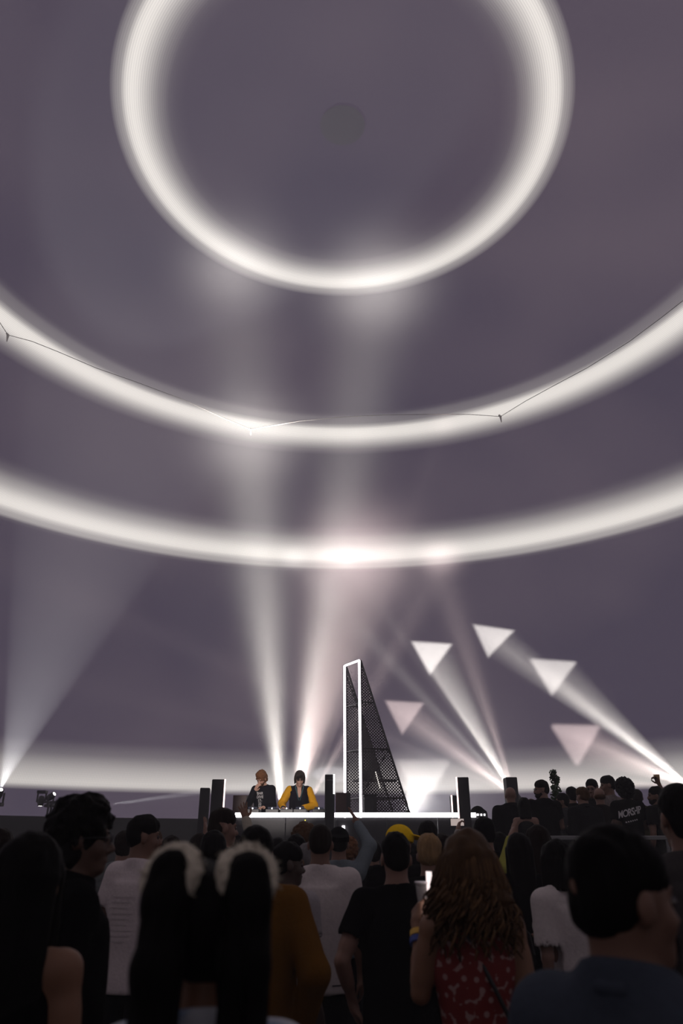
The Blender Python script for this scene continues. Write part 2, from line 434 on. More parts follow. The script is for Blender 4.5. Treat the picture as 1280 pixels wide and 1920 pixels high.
def armpose(pose, sx, sh):
    """elbow and wrist for a named pose; sx = +1 right arm, -1 left"""
    o = {'down': ((.055, -.03, -.285), (.015, .05, -.25)), 'loose': ((.09, -.02, -.275), (.0, .10, -.235)),
         'front': ((.045, -.01, -.285), (-.07, .22, .06)), 'half': ((.08, .06, -.26), (-.03, .13, .21)),
         'up': ((.10, .10, .22), (-.02, .02, .25)), 'wide': ((.2, .05, -.17), (.06, .13, .19)), 'cross': ((.05, .06, -.27), (-.22, .12, .03)),
         'back': ((.08, -.09, -.26), (-.06, -.05, -.22)), 'pocket': ((.12, -.07, -.27), (-.06, .10, -.20))}.get(pose) if isinstance(pose, str) else None
    if o: e = sh+A3(*o[0])*A3(sx, 1, 1); w = e+A3(*o[1])*A3(sx, 1, 1)
    else: e = np.array(pose[0], float); w = np.array(pose[1], float)
    return e, w

SKIN = {'light': (.25, .135, .095), 'tan': (.18, .09, .056), 'warm': (.21, .098, .05), 'brown': (.10, .05, .03), 'dark': (.055, .03, .02), 'pale': (.52, .30, .22)}
HAIRC = {'black': (.0035, .003, .003), 'dark': (.011, .007, .005), 'brown': (.075, .038, .018), 'auburn': (.16, .07, .03), 'blond': (.26, .16, .075), 'grey': (.16, .15, .15)}
def skin_mat(k): return mat('skin_'+k, SKIN[k], .55, noise=.12, scale=14, bump=.05)
def hair_mat(k, curly=False):
    return mat('hair_'+k+('_curly' if curly else ''), HAIRC[k], .55, noise=.55, scale=60 if not curly else 35, stretch=(1, 1, .12) if not curly else None, bump=.6, spec=.04)
def cloth_mat(col, rough=.85):
    dark = max(col) < .035; col = tuple(c*.4 for c in col) if dark else col
    nm = 'cloth_%02x%02x%02x' % tuple(int(255*min(1, c)**.45) for c in col)
    return mat(nm, col, rough, noise=.14, scale=55, bump=.25, spec=.02 if dark else .06)
NPEOPLE = 0
def person(at_, label, H=1.75, rz=0.0, fem=False, wide=1.0, hy=0.0, hp=0.0, ht=0.0, lean=0.0, arms=('down', 'down'), hands=('relax', 'relax'),
           skin='light', hair='short', hairc='dark', top='tee', topc=(.02, .02, .02), legc=(.012, .012, .016), cloth=None, detail=0, h=.016, beard=None,
           glasses=False, cap_c=None, face=False, group=None, hlen=.3, hem=.80, legs=True, palm=(None, None), capturn=0.0, vneck=False):
    global NPEOPLE
    NPEOPLE += 1; seed = NPEOPLE*3.7
    root = thing('person', at_, label, 'person', group, rz)
    sc = H/1.75
    Lr = rot('x', -lean); PV = A3(0, 0, .98)
    def ub(p): return PV+Lr@(np.array(p, float)-PV)
    w_ = wide*(.90 if fem else 1.0); shx = .168*w_
    HR = Lr@rot('z', hy)@rot('y', ht)@rot('x', -hp); NP = ub((0, -.012, 1.515))
    def hd(p): return NP+HR@(np.array(p, float)+A3(0, .014, .112))
    def torso(e, low=True):
        T = [ell(ub((0, 0, 1.29)), A3(.160*w_, .108, .165)+e, Lr, .05), ell(ub((0, .006, 1.12)), A3((.128 if fem else .145)*w_, .100, .15)+e, Lr, .06),
             cap(ub((-shx+.02, -.012, 1.415)), ub((shx-.02, -.012, 1.415)), .050+e, k=.05),
             cap(ub((-.09*w_, -.022, 1.43)), ub((0, -.012, 1.50)), .040+e, .045+e, .04), cap(ub((.09*w_, -.022, 1.43)), ub((0, -.012, 1.50)), .040+e, .045+e, .04)]
        if fem: T += [ell(ub((q*.075, .085, 1.275)), A3(.062, .055, .060)+e*.7, Lr, .03) for q in (-1, 1)]
        if low: T += [ell((0, -.005, .955), A3((.170 if fem else .158)*w_, .118, .115)+e, I3, .05)]
        return T
    B = torso(-.004)
    HLr = HR
    # head
    B += [ell(hd((0, -.012, .035)), (.075, .094, .086), HR, .02), ell(hd((0, .022, -.030)), (.060, .072, .086), HR, .03), ell(hd((0, .060, -.093)), (.032, .030, .022), HR, .03),
          ell(hd((.034, .062, -.028)), (.024, .022, .026), HR, .02), ell(hd((-.034, .062, -.028)), (.024, .022, .026), HR, .02),
          cap(hd((-.034, .080, .024)), hd((.034, .080, .024)), .011, k=.015), cap(hd((0, .086, .008)), hd((0, .108, -.030)), .009, .013, .010),
          cap(hd((-.010, .098, -.036)), hd((.010, .098, -.036)), .009, k=.008), ell(hd((0, .087, -.060)), (.023, .013, .006), HR, .006), ell(hd((0, .086, -.071)), (.020, .012, .006), HR, .006),
          ell(hd((.079, -.006, -.006)), (.010, .020, .031), HR, .01), ell(hd((-.079, -.006, -.006)), (.010, .020, .031), HR, .01),
          ell(hd((.031, .099, .004)), (.019, .014, .011), HR, .012, True), ell(hd((-.031, .099, .004)), (.019, .014, .011), HR, .012, True),
          cap(ub((0, -.018, 1.43)), hd((0, -.022, -.06)), .060 if not fem else .050, .054 if not fem else .046, .035)]
    SH, EL, WR = {}, {}, {}
    ref = []
    for i, sx in enumerate((1, -1)):                     # 0 right arm, 1 left arm
        sh = ub((sx*shx, -.01, 1.42)); e, w = armpose(arms[i], sx, sh)
        if fem and isinstance(arms[i], str) and arms[i] == 'down': e = e-A3(sx*.022, 0, 0); w = w-A3(sx*.03, 0, 0)
        SH[i], EL[i], WR[i] = sh, e, w
        k_ = .86 if fem else 1.0
        B += [cap(sh, e, .050*k_, .038*k_, .04), cap(sh+.35*(e-sh), sh+.75*(e-sh), .042*k_, .040*k_, .03), cap(e, w, .038*k_, .025*k_, .02), cap(e+.2*(w-e), e+.5*(w-e), .040*k_, .034*k_, .02)]
        d = (w-e)/np.linalg.norm(w-e); n = A3(-sx, .25, 0) if palm[i] is None else np.array(palm[i], float)
        if abs(n@d)/np.linalg.norm(n) > .93: n = A3(0, 1, .2)
        B += hand(w, d, n, hands[i], -sx)
        if detail: ref.append((np.minimum(w-.03, w+d*.2-.05), np.maximum(w+.03, w+d*.2+.05), .0065 if detail > 1 else .008))
    for sx in (1, -1):
        B += [cap((sx*.088, 0, .93), (sx*.098, .012, .50), .082, .055, .04), cap((sx*.098, .012, .50), (sx*.108, -.02, .09), .052, .036, .03), cap((sx*.098, -.005, .40), (sx*.102, -.02, .27), .052, .046, .03),
              cap((sx*.108, -.03, .05), (sx*.128, .14, .032), .036, .030, .03)]
    hc = hd((0, 0, 0)); hr = .0065 if detail > 1 else (.0085 if (detail or face) else .011)
    ref.append((hc-.11, hc+.12, hr))
    V, Q = sdf_mesh(B, h, ref)
    body = link('body', np_mesh('body', V*sc, Q), skin_mat(skin), root)
    # clothes
    def wear(name, prims, m, cuts=(), hh=h, nz=.006, refine=()):
        V, Q = sdf_mesh(prims, hh, refine, cuts, noise=(nz, (9, 9, 7), seed) if nz else None)
        return link(name, np_mesh(name, V*sc, Q), m, root)
    sleeve = {'tee': .62, 'long': 2.0, 'jacket': 2.0, 'tank': 0, 'dress': 0, 'blouse': .8}[top]
    e = {'tee': .016, 'long': .016, 'jacket': .026, 'tank': .010, 'dress': .010, 'blouse': .02}[top]
    if fem: pass
    lr_ = w_*(1.06 if top in ('jacket', 'blouse') else 1.0)
    T = torso(e, low=False)
    hz = hem
    if top == 'dress':
        T += [ell((0, -.005, .955), A3(.178*w_, .125, .12), I3, .05), ecy((0, 0, .95), (0, 0, .55), (.17*w_, .125), (.25, .21), .06)]; hz = .56
    elif top == 'tank': T += [ecy(ub((0, 0, 1.2)), (0, 0, hz), (.135*w_, .10), (.186*w_, .140), .06)]
    else: T += [ecy(ub((0, 0, 1.36)), (0, 0, hz), ((.146 if not fem else .13)*lr_+e*.4, .100+e*.4), ((.178)*lr_+e*.5, .130+e*.5), .06)]
    shirt_cuts = [((0, 0, hz), (0, 0, -1))]
    nk = NP+Lr@A3(0, 0, -.012 if top != 'jacket' else .012)
    if top in ('tank', 'dress'):
        shirt_cuts.append((ub((0, 0, 1.40)), Lr@A3(0, .25, .97)))
        for sx in (1, -1): T.append(cap(ub((sx*.085*w_, .07, 1.33)), ub((sx*.095*w_, -.015, 1.465)), .018, k=.01)); T.append(cap(ub((sx*.095*w_, -.015, 1.465)), ub((sx*.08*w_, -.085, 1.34)), .018, k=.01))
        shirt_cuts = shirt_cuts[:1]
        T = [p for j, p in enumerate(T) if j not in (2, 3, 4)]
        T.append(ell(ub((0, 0, 1.50)), (.14, .16, .12), Lr, .02, True)) if False else None
        T = [p for p in T if p is not None]
    else: T.append(ecy(nk, nk+Lr@A3(0, .05, .2), (.088, .095), (.13, .14), .006, True, R=Lr))
    for i in (0, 1):
        if sleeve <= 0: continue
        s_, e_, w2 = SH[i], EL[i], WR[i]; k_ = .88 if fem else 1.0
        if sleeve < 1.0:
            en = s_+(e_-s_)*sleeve; T.append(cap(s_, en, .056*k_+e, .056*k_+e*1.1, .04)); u = (e_-s_)/np.linalg.norm(e_-s_)
            T.append(('cap', en+u*.055, en+u*.18, .085, .085, .004, True))
        else:
            en = e_+(w2-e_)*.94; T += [cap(s_, e_, .052*k_+e, .046*k_+e*.9, .04), cap(e_, en, .046*k_+e*.9, .030*k_+e*.9, .03)]
    if isinstance(cloth, bpy.types.Material): tm = cloth
    else: tm = cloth_mat(topc)
    if vneck: T.append(cap(NP+Lr@A3(0, .085, .0), ub((0, .132, 1.26)), .062, .012, .006, True))
    # sleeve ends are opened by small cutters applied last
    T = [p for p in T if not p[-1]]+[p for p in T if p[-1]]
    nm = {'tee': 'shirt', 'long': 'shirt', 'jacket': 'jacket', 'tank': 'top', 'dress': 'dress', 'blouse': 'blouse'}[top]
    shirt = wear(nm, T, tm, shirt_cuts, min(h, .014), .007 if top != 'tank' else .003)
    if top == 'jacket':
        col_ = [cap(NP+Lr@A3(.062*math.cos(a), -.005+.068*math.sin(a), -.03-.012*math.sin(a)), NP+Lr@A3(.062*math.cos(a+.5), -.005+.068*math.sin(a+.5), -.03-.012*math.sin(a+.5)), .016, k=.01) for a in np.arange(0, 6.28, .5)]
        V, Q = sdf_mesh(col_, .010); link('collar', np_mesh('collar', V*sc, Q), tm, root)
    if top != 'dress':
        L = [ell((0, -.005, .95), A3((.172 if fem else .160)*w_, .124, .12), I3, .05)]
        for sx in (1, -1): L += [cap((sx*.088, 0, .90), (sx*.100, .012, .50), .092, .070, .04), cap((sx*.100, .012, .50), (sx*.110, -.018, .10), .074, .062, .03)]
        wear('trousers', L, cloth_mat(legc), [((0, 0, .085), (0, 0, -1)), ((0, 0, 1.02), (0, 0, 1))], .022, .006)
    for sx in (1, -1):
        V, Q = sdf_mesh([cap((sx*.110, -.045, .055), (sx*.116, .03, .055), .048, .046, .03), cap((sx*.116, .03, .045), (sx*.130, .155, .036), .044, .036, .03)], .018, cuts=[((0, 0, .001), (0, 0, -1)), ((0, 0, .10), (0, 0, 1))])
        link('shoe', np_mesh('shoe', V*sc, Q), mat('shoe_black', (.015, .015, .016), .6), root)
    # hair
    curly = hair in ('curly', 'afro', 'shag'); ho = None
    hm_ = hair_mat(hairc, curly)
    facecut = [ell(hd((0, .108, -.060)), (.072, .078, .098), HR, .012, True)]
    def do_hair(name, P, hh, nz, m=hm_):
        V, Q = sdf_mesh(P, hh, noise=nz); return link(name, np_mesh(name, V*sc, Q), m, root)
    if hair == 'short': ho = do_hair('hair', [ell(hd((0, -.016, .046)), (.085, .102, .090), HR, .02), ell(hd((0, -.050, -.015)), (.072, .062, .070), HR, .03)]+facecut, .0095, (.008, (32, 32, 32), seed))
    elif hair == 'buzz': ho = do_hair('hair', [ell(hd((0, -.013, .038)), (.078, .097, .089), HR, .02), ell(hd((0, -.050, -.010)), (.062, .056, .052), HR, .03)]+facecut, .0095, (.002, (60, 60, 60), seed))
    elif hair == 'crop': ho = do_hair('hair', [ell(hd((0, -.006, .062)), (.082, .102, .082), HR, .02), ell(hd((0, -.045, .0)), (.072, .064, .065), HR, .03)]+facecut, .0095, (.009, (38, 38, 20), seed))
    elif hair in ('curly', 'shag', 'afro'):
        g = {'curly': .016, 'shag': .004, 'afro': .040}[hair]
        P = [ell(hd((0, -.014, .050)), A3(.084, .100, .092)+g, HR, .03), ell(hd((0, -.045, -.015)), A3(.080, .066, .080)+g*.7, HR, .03)]
        if hair == 'shag': P += [ell(hd((q*.074, -.020, -.03)), (.020, .036, .070), HR, .02) for q in (-1, 1)]+[cap(hd((-.035, .080, .090)), hd((.050, .094, .066)), .018, .014, k=.02)]
        ho = do_hair('hair', P+facecut, .0085, (.022 if hair != 'shag' else .016, (40, 40, 40) if hair != 'shag' else (44, 44, 22), seed))
    elif hair in ('long', 'bob'):
        # hair falls straight down from the head, over the back
        c = hd((0, -.030, .02)); ln = hlen
        top_ = [ell(hd((0, -.016, .045)), (.088, .104, .092), HR, .03)]
        f = HR@A3(0, 1, 0); f = A3(f[0], f[1], 0); f /= np.linalg.norm(f); Rz = np.stack([np.cross(f, A3(0, 0, 1)), f, A3(0, 0, 1)], 1)
        dn = A3(0, 0, -ln)
        P = top_+[ecy(c-f*.015, c-f*(.045 if ln > .2 else .02)+dn, (.088, .072), (.105 if ln > .2 else .092, .048 if ln > .2 else .07), .03, R=Rz)]
        for q in (-1, 1): P.append(cap(hd((q*.074, .02, .02)), hd((q*.074, .02, .02))+A3(0, 0, -min(ln, .24))+Rz[:, 0]*q*.012, .026, .020, .03))
        ho = do_hair('hair', P+[ell(hd((0, .105, -.055)), (.058, .075, .098), HR, .012, True)], .011, (.012, (34, 34, 5), seed))
    elif hair == 'ring':
        ho = do_hair('hair', [ell(hd((0, -.030, .000)), (.081, .083, .055), HR, .02)]+facecut+[ell(hd((0, .0, .075)), (.12, .13, .055), HR, .01, True)], .0095, (.003, (60, 60, 60), seed))
    if beard: do_hair('beard', [ell(hd((0, .052, -.078)), (.054, .052, .048), HR, .02), ell(hd((0, .022, -.058)), (.066, .045, .035), HR, .02), ell(hd((0, .098, -.048)), (.026, .012, .007), HR, .01), ell(hd((0, .106, -.066)), (.018, .016, .007), HR, .006, True)], .008, (.007, (60, 60, 60), seed), hair_mat(beard, True))
    if face:
        for q in (-1, 1):
            bm = bmesh.new(); bmesh.ops.create_uvsphere(bm, u_segments=10, v_segments=8, radius=.0125*sc); me = bpy.data.meshes.new('eye'); bm.to_mesh(me); bm.free()
            o = link('eye', me, mat('eye_dark', (.06, .04, .035), .15), root); o.location = hd((q*.031, .083, .004))*sc
            do_hair('eyebrow', [cap(hd((q*.016, .093, .024)), hd((q*.046, .082, .026)), .005, .0035, .005)], .0045, None, hair_mat(hairc if hair != 'blond' else 'brown'))
    if glasses:
        g = MB()
        for q in (-1, 1): g.tube([Vector(hd((q*.032+.021*math.cos(a), .104, .004+.017*math.sin(a)))*sc) for a in np.linspace(0, 2*math.pi, 17)], .0022, 5); g.tube([Vector(hd((q*.053, .104, .008))*sc), Vector(hd((q*.084, .07, .008))*sc), Vector(hd((q*.086, -.01, .004))*sc)], .002, 5)
        g.tube([Vector(hd((-.011, .105, .008))*sc), Vector(hd((.011, .105, .008))*sc)], .002, 5)
        g.build('glasses', mat('glasses_black', (.01, .01, .01), .3), root)
    if cap_c:
        CR = HR@rot('z', capturn)
        cp_ = lambda p: hd((0, -.012, .035))+CR@np.array(p, float)
        do_hair('cap', [ell(cp_((0, 0, .012)), (.090, .108, .098), CR, .01), ell(cp_((0, .125, .030)), (.074, .085, .010), CR@rot('x', -.18), .015),
                        ell(cp_((0, 0, -.115)), (.16, .2, .115), CR, .006, True)], .008, None, cloth_mat(cap_c))
    root['_h'] = H
    inf = dict(root=root, sc=sc, hd=hd, WR=WR, EL=EL, SH=SH, ub=ub, shirt=shirt, body=body, HR=HR, hair=ho, Lr=Lr)
    del root['_h']
    return inf
def loc2world(inf, p):
    r = inf['root']; return Matrix.Translation(r.location) @ Matrix.Rotation(r.rotation_euler.z, 4, 'Z') @ Vector(np.array(p, float)*inf['sc'])
def seen(x, ytop, Y, floor=0.0, hair=.01):
    """feet and height of someone whose crown shows at that pixel at distance Y"""
    p = at(x, ytop, Y); return Vector((p.x, Y, floor)), p.z-floor-hair
# ------------------------------------------------------------------ stage
ZT = at(640, 1524, 14.3).z                               # booth top
ZD = ZT-1.02                                             # stage deck
blackm = mat('stage_black', (.016, .015, .017), .55, noise=.3, scale=9)
panelm = mat('booth_panel', (.030, .029, .033), .5, noise=.3, scale=12)
ledm = mat('led_white', (.9, .9, .9), .4, emit=(1, .95, .98), strength=6.0)
metal = mat('dark_metal', (.05, .05, .055), .4, metal=.8)
greym = mat('case_grey', (.10, .10, .105), .55, noise=.2, scale=20)
X0, X1 = at(372, 1560, 13.6).x, at(1010, 1560, 13.6).x
stg = thing('stage_platform', ((X0+X1)/2, 17.3, 0), 'black raised stage platform across the far end of the hall', 'stage')
hw = (X1-X0)/2
MB().box((-hw, -3.7, ZD-.12), (hw, 3.7, ZD)).build('deck', blackm, stg, bevel=.01)
nP = 6
for i in range(nP):
    a, b = -hw+2*hw*i/nP, -hw+2*hw*(i+1)/nP
    MB().box((a+.01, -3.66, .02), (b-.01, -3.60, ZD-.12)).build('front_panel', blackm, stg, bevel=.008)
for sx in (-1, 1):
    for yy in (-3.4, 0, 3.4): MB().box((sx*(hw-.15)-.04, yy-.04, 0), (sx*(hw-.15)+.04, yy+.04, ZD-.12)).build('leg', metal, stg)
for sx in (-1, 1): MB().box((sx*hw-.03, -3.58, .02), (sx*hw+.03, 3.6, ZD-.12)).build('side_panel', blackm, stg)

# booth
bx0, bx1 = at(441, 1528, 14.3).x, at(914, 1528, 14.3).x
bw = (bx1-bx0)/2; booth = thing('booth_table', ((bx0+bx1)/2, 14.65, ZD), 'long black disc jockey table with a glowing white edge strip', 'table')
zt = ZT-ZD
MB().box((-bw, -.35, zt-.05), (bw, .40, zt)).build('tabletop', blackm, booth, bevel=.006)
sh_ = at(640, 1524, 14.3).z-at(640, 1532.5, 14.3).z
MB().box((-bw, -.385, zt-sh_), (bw-.22, -.352, zt)).build('light_strip', ledm, booth)
for i, (u0, u1) in enumerate(((bw-.20, bw-.17), (bw-.13, bw-.11), (bw-.07, bw-.05))): MB().box((u0, -.385, zt-.05), (u1, -.352, zt-.02)).build('light_dot', ledm, booth)
nP = 5
for i in range(nP):
    a, b = -bw+2*bw*i/nP, -bw+2*bw*(i+1)/nP
    MB().box((a+.006, -.36, .02), (b-.006, -.335, zt-sh_-.006)).build('front_panel', panelm, booth, bevel=.004)
for sx in (-1, 1): MB().box((sx*(bw-.04)-.03, -.33, 0), (sx*(bw-.04)+.03, .38, zt-.05)).build('side_panel', blackm, booth)
sg = at(572, 1538, 14.28)
MB().box((-.009, -.02, -.009), (.009, .0, .009)).build('indicator_light', mat('lamp_yellow', (.8, .7, .1), .4, emit=(.9, .8, .1), strength=1.2), booth).location = (sg.x-booth.location.x, -.36, sg.z-ZD)
# short glowing upright bar below the strip
pl = [at(641, 1548, 14.24), at(646.5, 1561, 14.24)]
MB().box((0, 0, 0), (pl[1].x-pl[0].x, .02, pl[0].z-pl[1].z)).build('upright_bar', ledm, booth).location = (pl[0].x-booth.location.x, -.40, pl[1].z-ZD)

# decks and mixer on the table
def media_player(x, label, mixer=False):
    p = at(x, 1524, 14.6); t = thing('sound_mixer' if mixer else 'media_player', (p.x, 14.62, ZT), label, 'mixer' if mixer else 'media player', None if mixer else 'media players on the booth')
    w = .120; MB().box((-w, -.20, .0), (w, .20, .07)).build('body', mat('player_black', (.02, .02, .022), .35), t, bevel=.008)
    if not mixer:
        MB().lathe([(.10, .07), (.103, .08), (.095, .088), (.03, .088)], 24).build('jog_wheel', metal, t, smooth=False).location = (0, .05, 0)
        M = Matrix.Translation((0, -.15, .075)) @ Matrix.Rotation(-.5, 4, 'X')
        MB().box((-.08, -.04, 0), (.08, .04, .012), M).build('display', mat('display_dim', (.02, .02, .03), .2, emit=(.25, .25, .35), strength=.12), t)
    else:
        for i in range(4):
            for j in range(4): MB().lathe([(.010, .07), (.009, .092)], 10).build('knob', metal, t).location = (-.09+.06*i, -.02+.05*j, 0)
        for i in range(4): MB().box((-.097+.06*i, -.14, .07), (-.083+.06*i, -.12, .088)).build('fader', metal, t)
    MB().lathe([(.009, 0), (.010, .008), (.008, .02), (.003, .024)], 12).build('lamp', ledm, t).location = (.0, -.185, .07)
    return t
media_player(475, 'media player at the left end of the booth, in front of the bearded man')
media_player(511, 'media player on the booth below the navy shirt')
media_player(538, 'mixing desk on the booth between the two performers', True)
media_player(563, 'media player on the booth below the mustard sleeves')
media_player(598, 'media player on the booth left of the slim column speaker')

# column loudspeakers
grille = mat('speaker_grille', (.035, .034, .036), .7, noise=.5, scale=160, bump=.4)
shell = mat('speaker_shell', (.018, .018, .02), .5)
warmled = mat('led_pinkish', (.9, .6, .6), .4, emit=(1, .72, .70), strength=2.6)
def column_speaker(x0, x1, yt, Y, label, led=None, rz=0.0, depth=.3, top_led=None, logo=False, zb=None):
    a, b = at(x0, yt, Y), at(x1, yt, Y); zb = ZD if zb is None else zb; w = (b.x-a.x)/2/(math.cos(rz)+0*abs(math.sin(rz))); hgt = a.z-zb
    t = thing('column_speaker', ((a.x+b.x)/2, Y+depth/2, zb), label, 'speaker', None, rz)
    MB().box((-w, -depth/2, .0), (w, depth/2, hgt)).build('cabinet', shell, t, bevel=.012)
    MB().box((-w*.86, -depth/2-.012, .04), (w*.86, -depth/2-.001, hgt-.05)).build('grille', grille, t, bevel=.004)
    MB().box((-w*1.25, -depth*.62, 0), (w*1.25, depth*.62, .03)).build('base_plate', metal, t)
    if led:
        s, h0, m = led; MB().box((s*w-.022 if s > 0 else -w-.004, -depth/2-.018, hgt*h0), (s*w+.004 if s > 0 else -w+.022, -depth/2-.002, hgt)).build('edge_light', m, t)
    if logo:
        for i in range(5): MB().box((-.055+.022*i, -depth/2-.015, hgt-.10), (-.055+.022*i+.016, -depth/2-.012, hgt-.088)).build('badge_mark', mat('badge', (.5, .12, .10) if i == 0 else (.35, .33, .33), .5) if i == 0 else mat('badge_grey', (.35, .33, .33), .5), t)
    return t
column_speaker(396, 421, 1461, 13.75, 'tall black column speaker with a pinkish light strip at left end of booth', (1, .42, warmled), .12)
column_speaker(374, 392, 1477, 14.6, 'shorter grey column speaker left of the one with the pinkish strip', None, .12, .24)
column_speaker(609, 627, 1452, 13.75, 'slim black column speaker standing in front of the booth strip', (1, .80, ledm), 0, .24, logo=True)
column_speaker(857, 880, 1457, 13.75, 'tall black column speaker at the right end of the booth', (-1, .55, warmled), -.15)
column_speaker(845, 856, 1491, 15.4, 'small column speaker half behind the tall one at right', (-1, .5, warmled), 0, .2)
column_speaker(948, 969, 1457, 15.6, 'black column speaker behind the bald man', None, 0, .3)
# cabinets on stands behind the booth
def cabinet(x0, x1, yt, yb, Y, label, m, lid=False):
    a, b = at(x0, yt, Y), at(x1, yb, Y); w = (b.x-a.x)/2; t = thing('stage_monitor', ((a.x+b.x)/2, Y+.2, ZD), label, 'speaker')
    z1, z0 = a.z-ZD, b.z-ZD
    MB().box((-w, -.2, z0), (w, .2, z1)).build('cabinet', m, t, bevel=.01)
    MB().box((w*.45, -.215, z0+.01), (w*.98, -.198, z1-.01)).build('grille', grille, t)
    MB().tube([(0, 0, 0), (0, 0, z0)], .022).build('pole', metal, t); MB().lathe([(.2, 0), (.2, .02), (.03, .05)], 16).build('base', metal, t)
    if lid: MB().box((-w*1.15, -.23, z1), (w*1.15, .22, z1+.025)).build('lid', m, t)
    return t
brownm = mat('cabinet_brown', (.075, .035, .030), .5, noise=.3, scale=8)
cabinet(437, 470, 1491, 1527, 15.9, 'brown monitor speaker at the left, beside the bearded performer', brownm)
cabinet(629, 657, 1486, 1527, 15.6, 'brown monitor speaker just left of the glowing upright', brownm)
cabinet(682, 707, 1491, 1527, 15.6, 'dark lidded monitor speaker at the foot of the wedge tower', mat('cabinet_dark', (.03, .03, .034), .5, noise=.3, scale=8), True)
# sloping covered case at the right end
p = at(898, 1528, 15.5); t = thing('covered_case', (p.x, 15.5, ZD), 'black covered hump behind the right end of the booth', 'case')
zc = at(898, 1511, 15.5).z-ZD
V, Q = sdf_mesh([ell((-.02, 0, zc-.16), (.15, .2, .16), k=.05), ecy((0, 0, zc-.12), (.04, 0, .0), (.14, .2), (.26, .26), .08)], .02, cuts=[((0, 0, .002), (0, 0, -1))], noise=(.01, (8, 8, 5), 3))
link('cloth_cover', np_mesh('cloth_cover', V, Q), cloth_mat((.012, .012, .013)), t)

# wedge tower with glowing frame
YW = 16.6
wt_ = thing('light_tower', (at(676, 1528, YW).x, YW, ZD), 'tall wedge tower of dark mesh with a glowing white upright frame', 'light tower')
O = wt_.location
dl = at(646, 1400, YW+.55)                                   # far upright
fr = Vector((0, 0, .035)); fl_ = Vector((dl.x-O.x, .55, .035))
ht_ = at(676, 1241, YW).z-ZD
def bar(name, a, b, w, m, par):
    a, b = Vector(a), Vector(b); return MB().tube([a, b], w, 4).build(name, m, par)
LW = .024
bar('light_bar', fr, fr+Vector((0, 0, ht_)), LW, ledm, wt_); bar('light_bar', fl_, fl_+Vector((0, 0, ht_)), LW, ledm, wt_)
bar('light_bar', fr+Vector((0, 0, ht_)), fl_+Vector((0, 0, ht_)), LW, ledm, wt_)
bk = Vector((at(797, 1528, YW+.2).x-O.x, .2, .03)); bkf = bk+(fl_-fr)*.9
tubem = mat('tower_tube', (.05, .046, .05), .45, metal=.6)
topn, topf = fr+Vector((.035, .02, ht_+.01)), fl_+Vector((.035, .02, ht_+.01))
for a, b in ((topn, bk), (topf, bkf), (bk, bkf), (fr+Vector((.05, .01, 0)), topn), (fl_+Vector((.05, .01, 0)), topf)): bar('frame_tube', a, b, .022, tubem, wt_)
def lerp(a, b, t): return a+(b-a)*t
for f_ in (.32, .55, .78):
    n0, n1 = lerp(fr+Vector((.05, .01, 0)), topn, f_), lerp(bk, topn, f_); q0, q1 = lerp(fl_+Vector((.05, .01, 0)), topf, f_), lerp(bkf, topf, f_)
    bar('cross_tube', n0, n1, .014, tubem, wt_); bar('cross_tube', q0, q1, .014, tubem, wt_); bar('cross_tube', n1, q1, .012, tubem, wt_); bar('cross_tube', n0, q0, .012, tubem, wt_)
bar('brace', lerp(fl_, topf, .95), lerp(bkf, topf, .55), .014, tubem, wt_); bar('brace', lerp(fr, topn, .33), lerp(bk, topn, .55), .012, tubem, wt_)
def mesh_material():
    m = bpy.data.materials.new('perforated_sheet'); m.use_nodes = True; t = m.node_tree; N = t.nodes; L = t.links; b = N['Principled BSDF']
    b.inputs['Base Color'].default_value = (.055, .048, .05, 1); b.inputs['Roughness'].default_value = .5
    tc = N.new('ShaderNodeTexCoord'); fac = None
    for sg in (1, -1):
        mp = N.new('ShaderNodeMapping'); mp.inputs['Rotation'].default_value = (0, sg*.8, 0); L.new(tc.outputs['Object'], mp.inputs[0])
        w = N.new('ShaderNodeTexWave'); w.bands_direction = 'X'; w.inputs['Scale'].default_value = 7.0; L.new(mp.outputs[0], w.inputs['Vector'])
        if fac is None: fac = w.outputs['Fac']
        else:
            mu = N.new('ShaderNodeMath'); mu.operation = 'MULTIPLY'; L.new(fac, mu.inputs[0]); L.new(w.outputs['Fac'], mu.inputs[1]); fac = mu.outputs[0]
    gt = N.new('ShaderNodeMath'); gt.operation = 'LESS_THAN'; gt.inputs[1].default_value = .42; L.new(fac, gt.inputs[0]); L.new(gt.outputs[0], b.inputs['Alpha']); return m
SHEET = mesh_material()
def mesh_panel(a, b, c, name):
    a, b, c = Vector(a), Vector(b), Vector(c)
    return MB().prism([a, b, c], (0, .004, 0)).build(name, SHEET, wt_)
mesh_panel(fr+Vector((.05, .0, .02)), bk+Vector((0, 0, .02)), topn, 'mesh_panel'); mesh_panel(fl_+Vector((.05, .0, .02)), bkf+Vector((0, 0, .02)), topf, 'mesh_panel')
# gear shelf inside
s0, s1 = lerp(fr, topn, .40), lerp(bk, topn, .40)
MB().prism([s0+Vector((.03, .02, 0)), s1+Vector((-.05, .02, 0)), s1+Vector((-.05, .4, 0)), s0+Vector((-.2, .4, 0))], (0, 0, .03)).build('shelf', tubem, wt_)
MB().box((.02, .12, s0.z+.03), (.30, .36, s0.z+.20)).build('control_box', blackm, wt_, bevel=.01)
dots = [lerp(at(704, 1448, YW-.03), at(712, 1477, YW-.03), i/8) for i in range(9)]
for d in dots: MB().box((-.010, -.008, -.010), (.010, 0, .010)).build('small_light', mat('dot_led', (.8, .75, .7), .4, emit=(1, .9, .8), strength=1.6), wt_).location = d-O

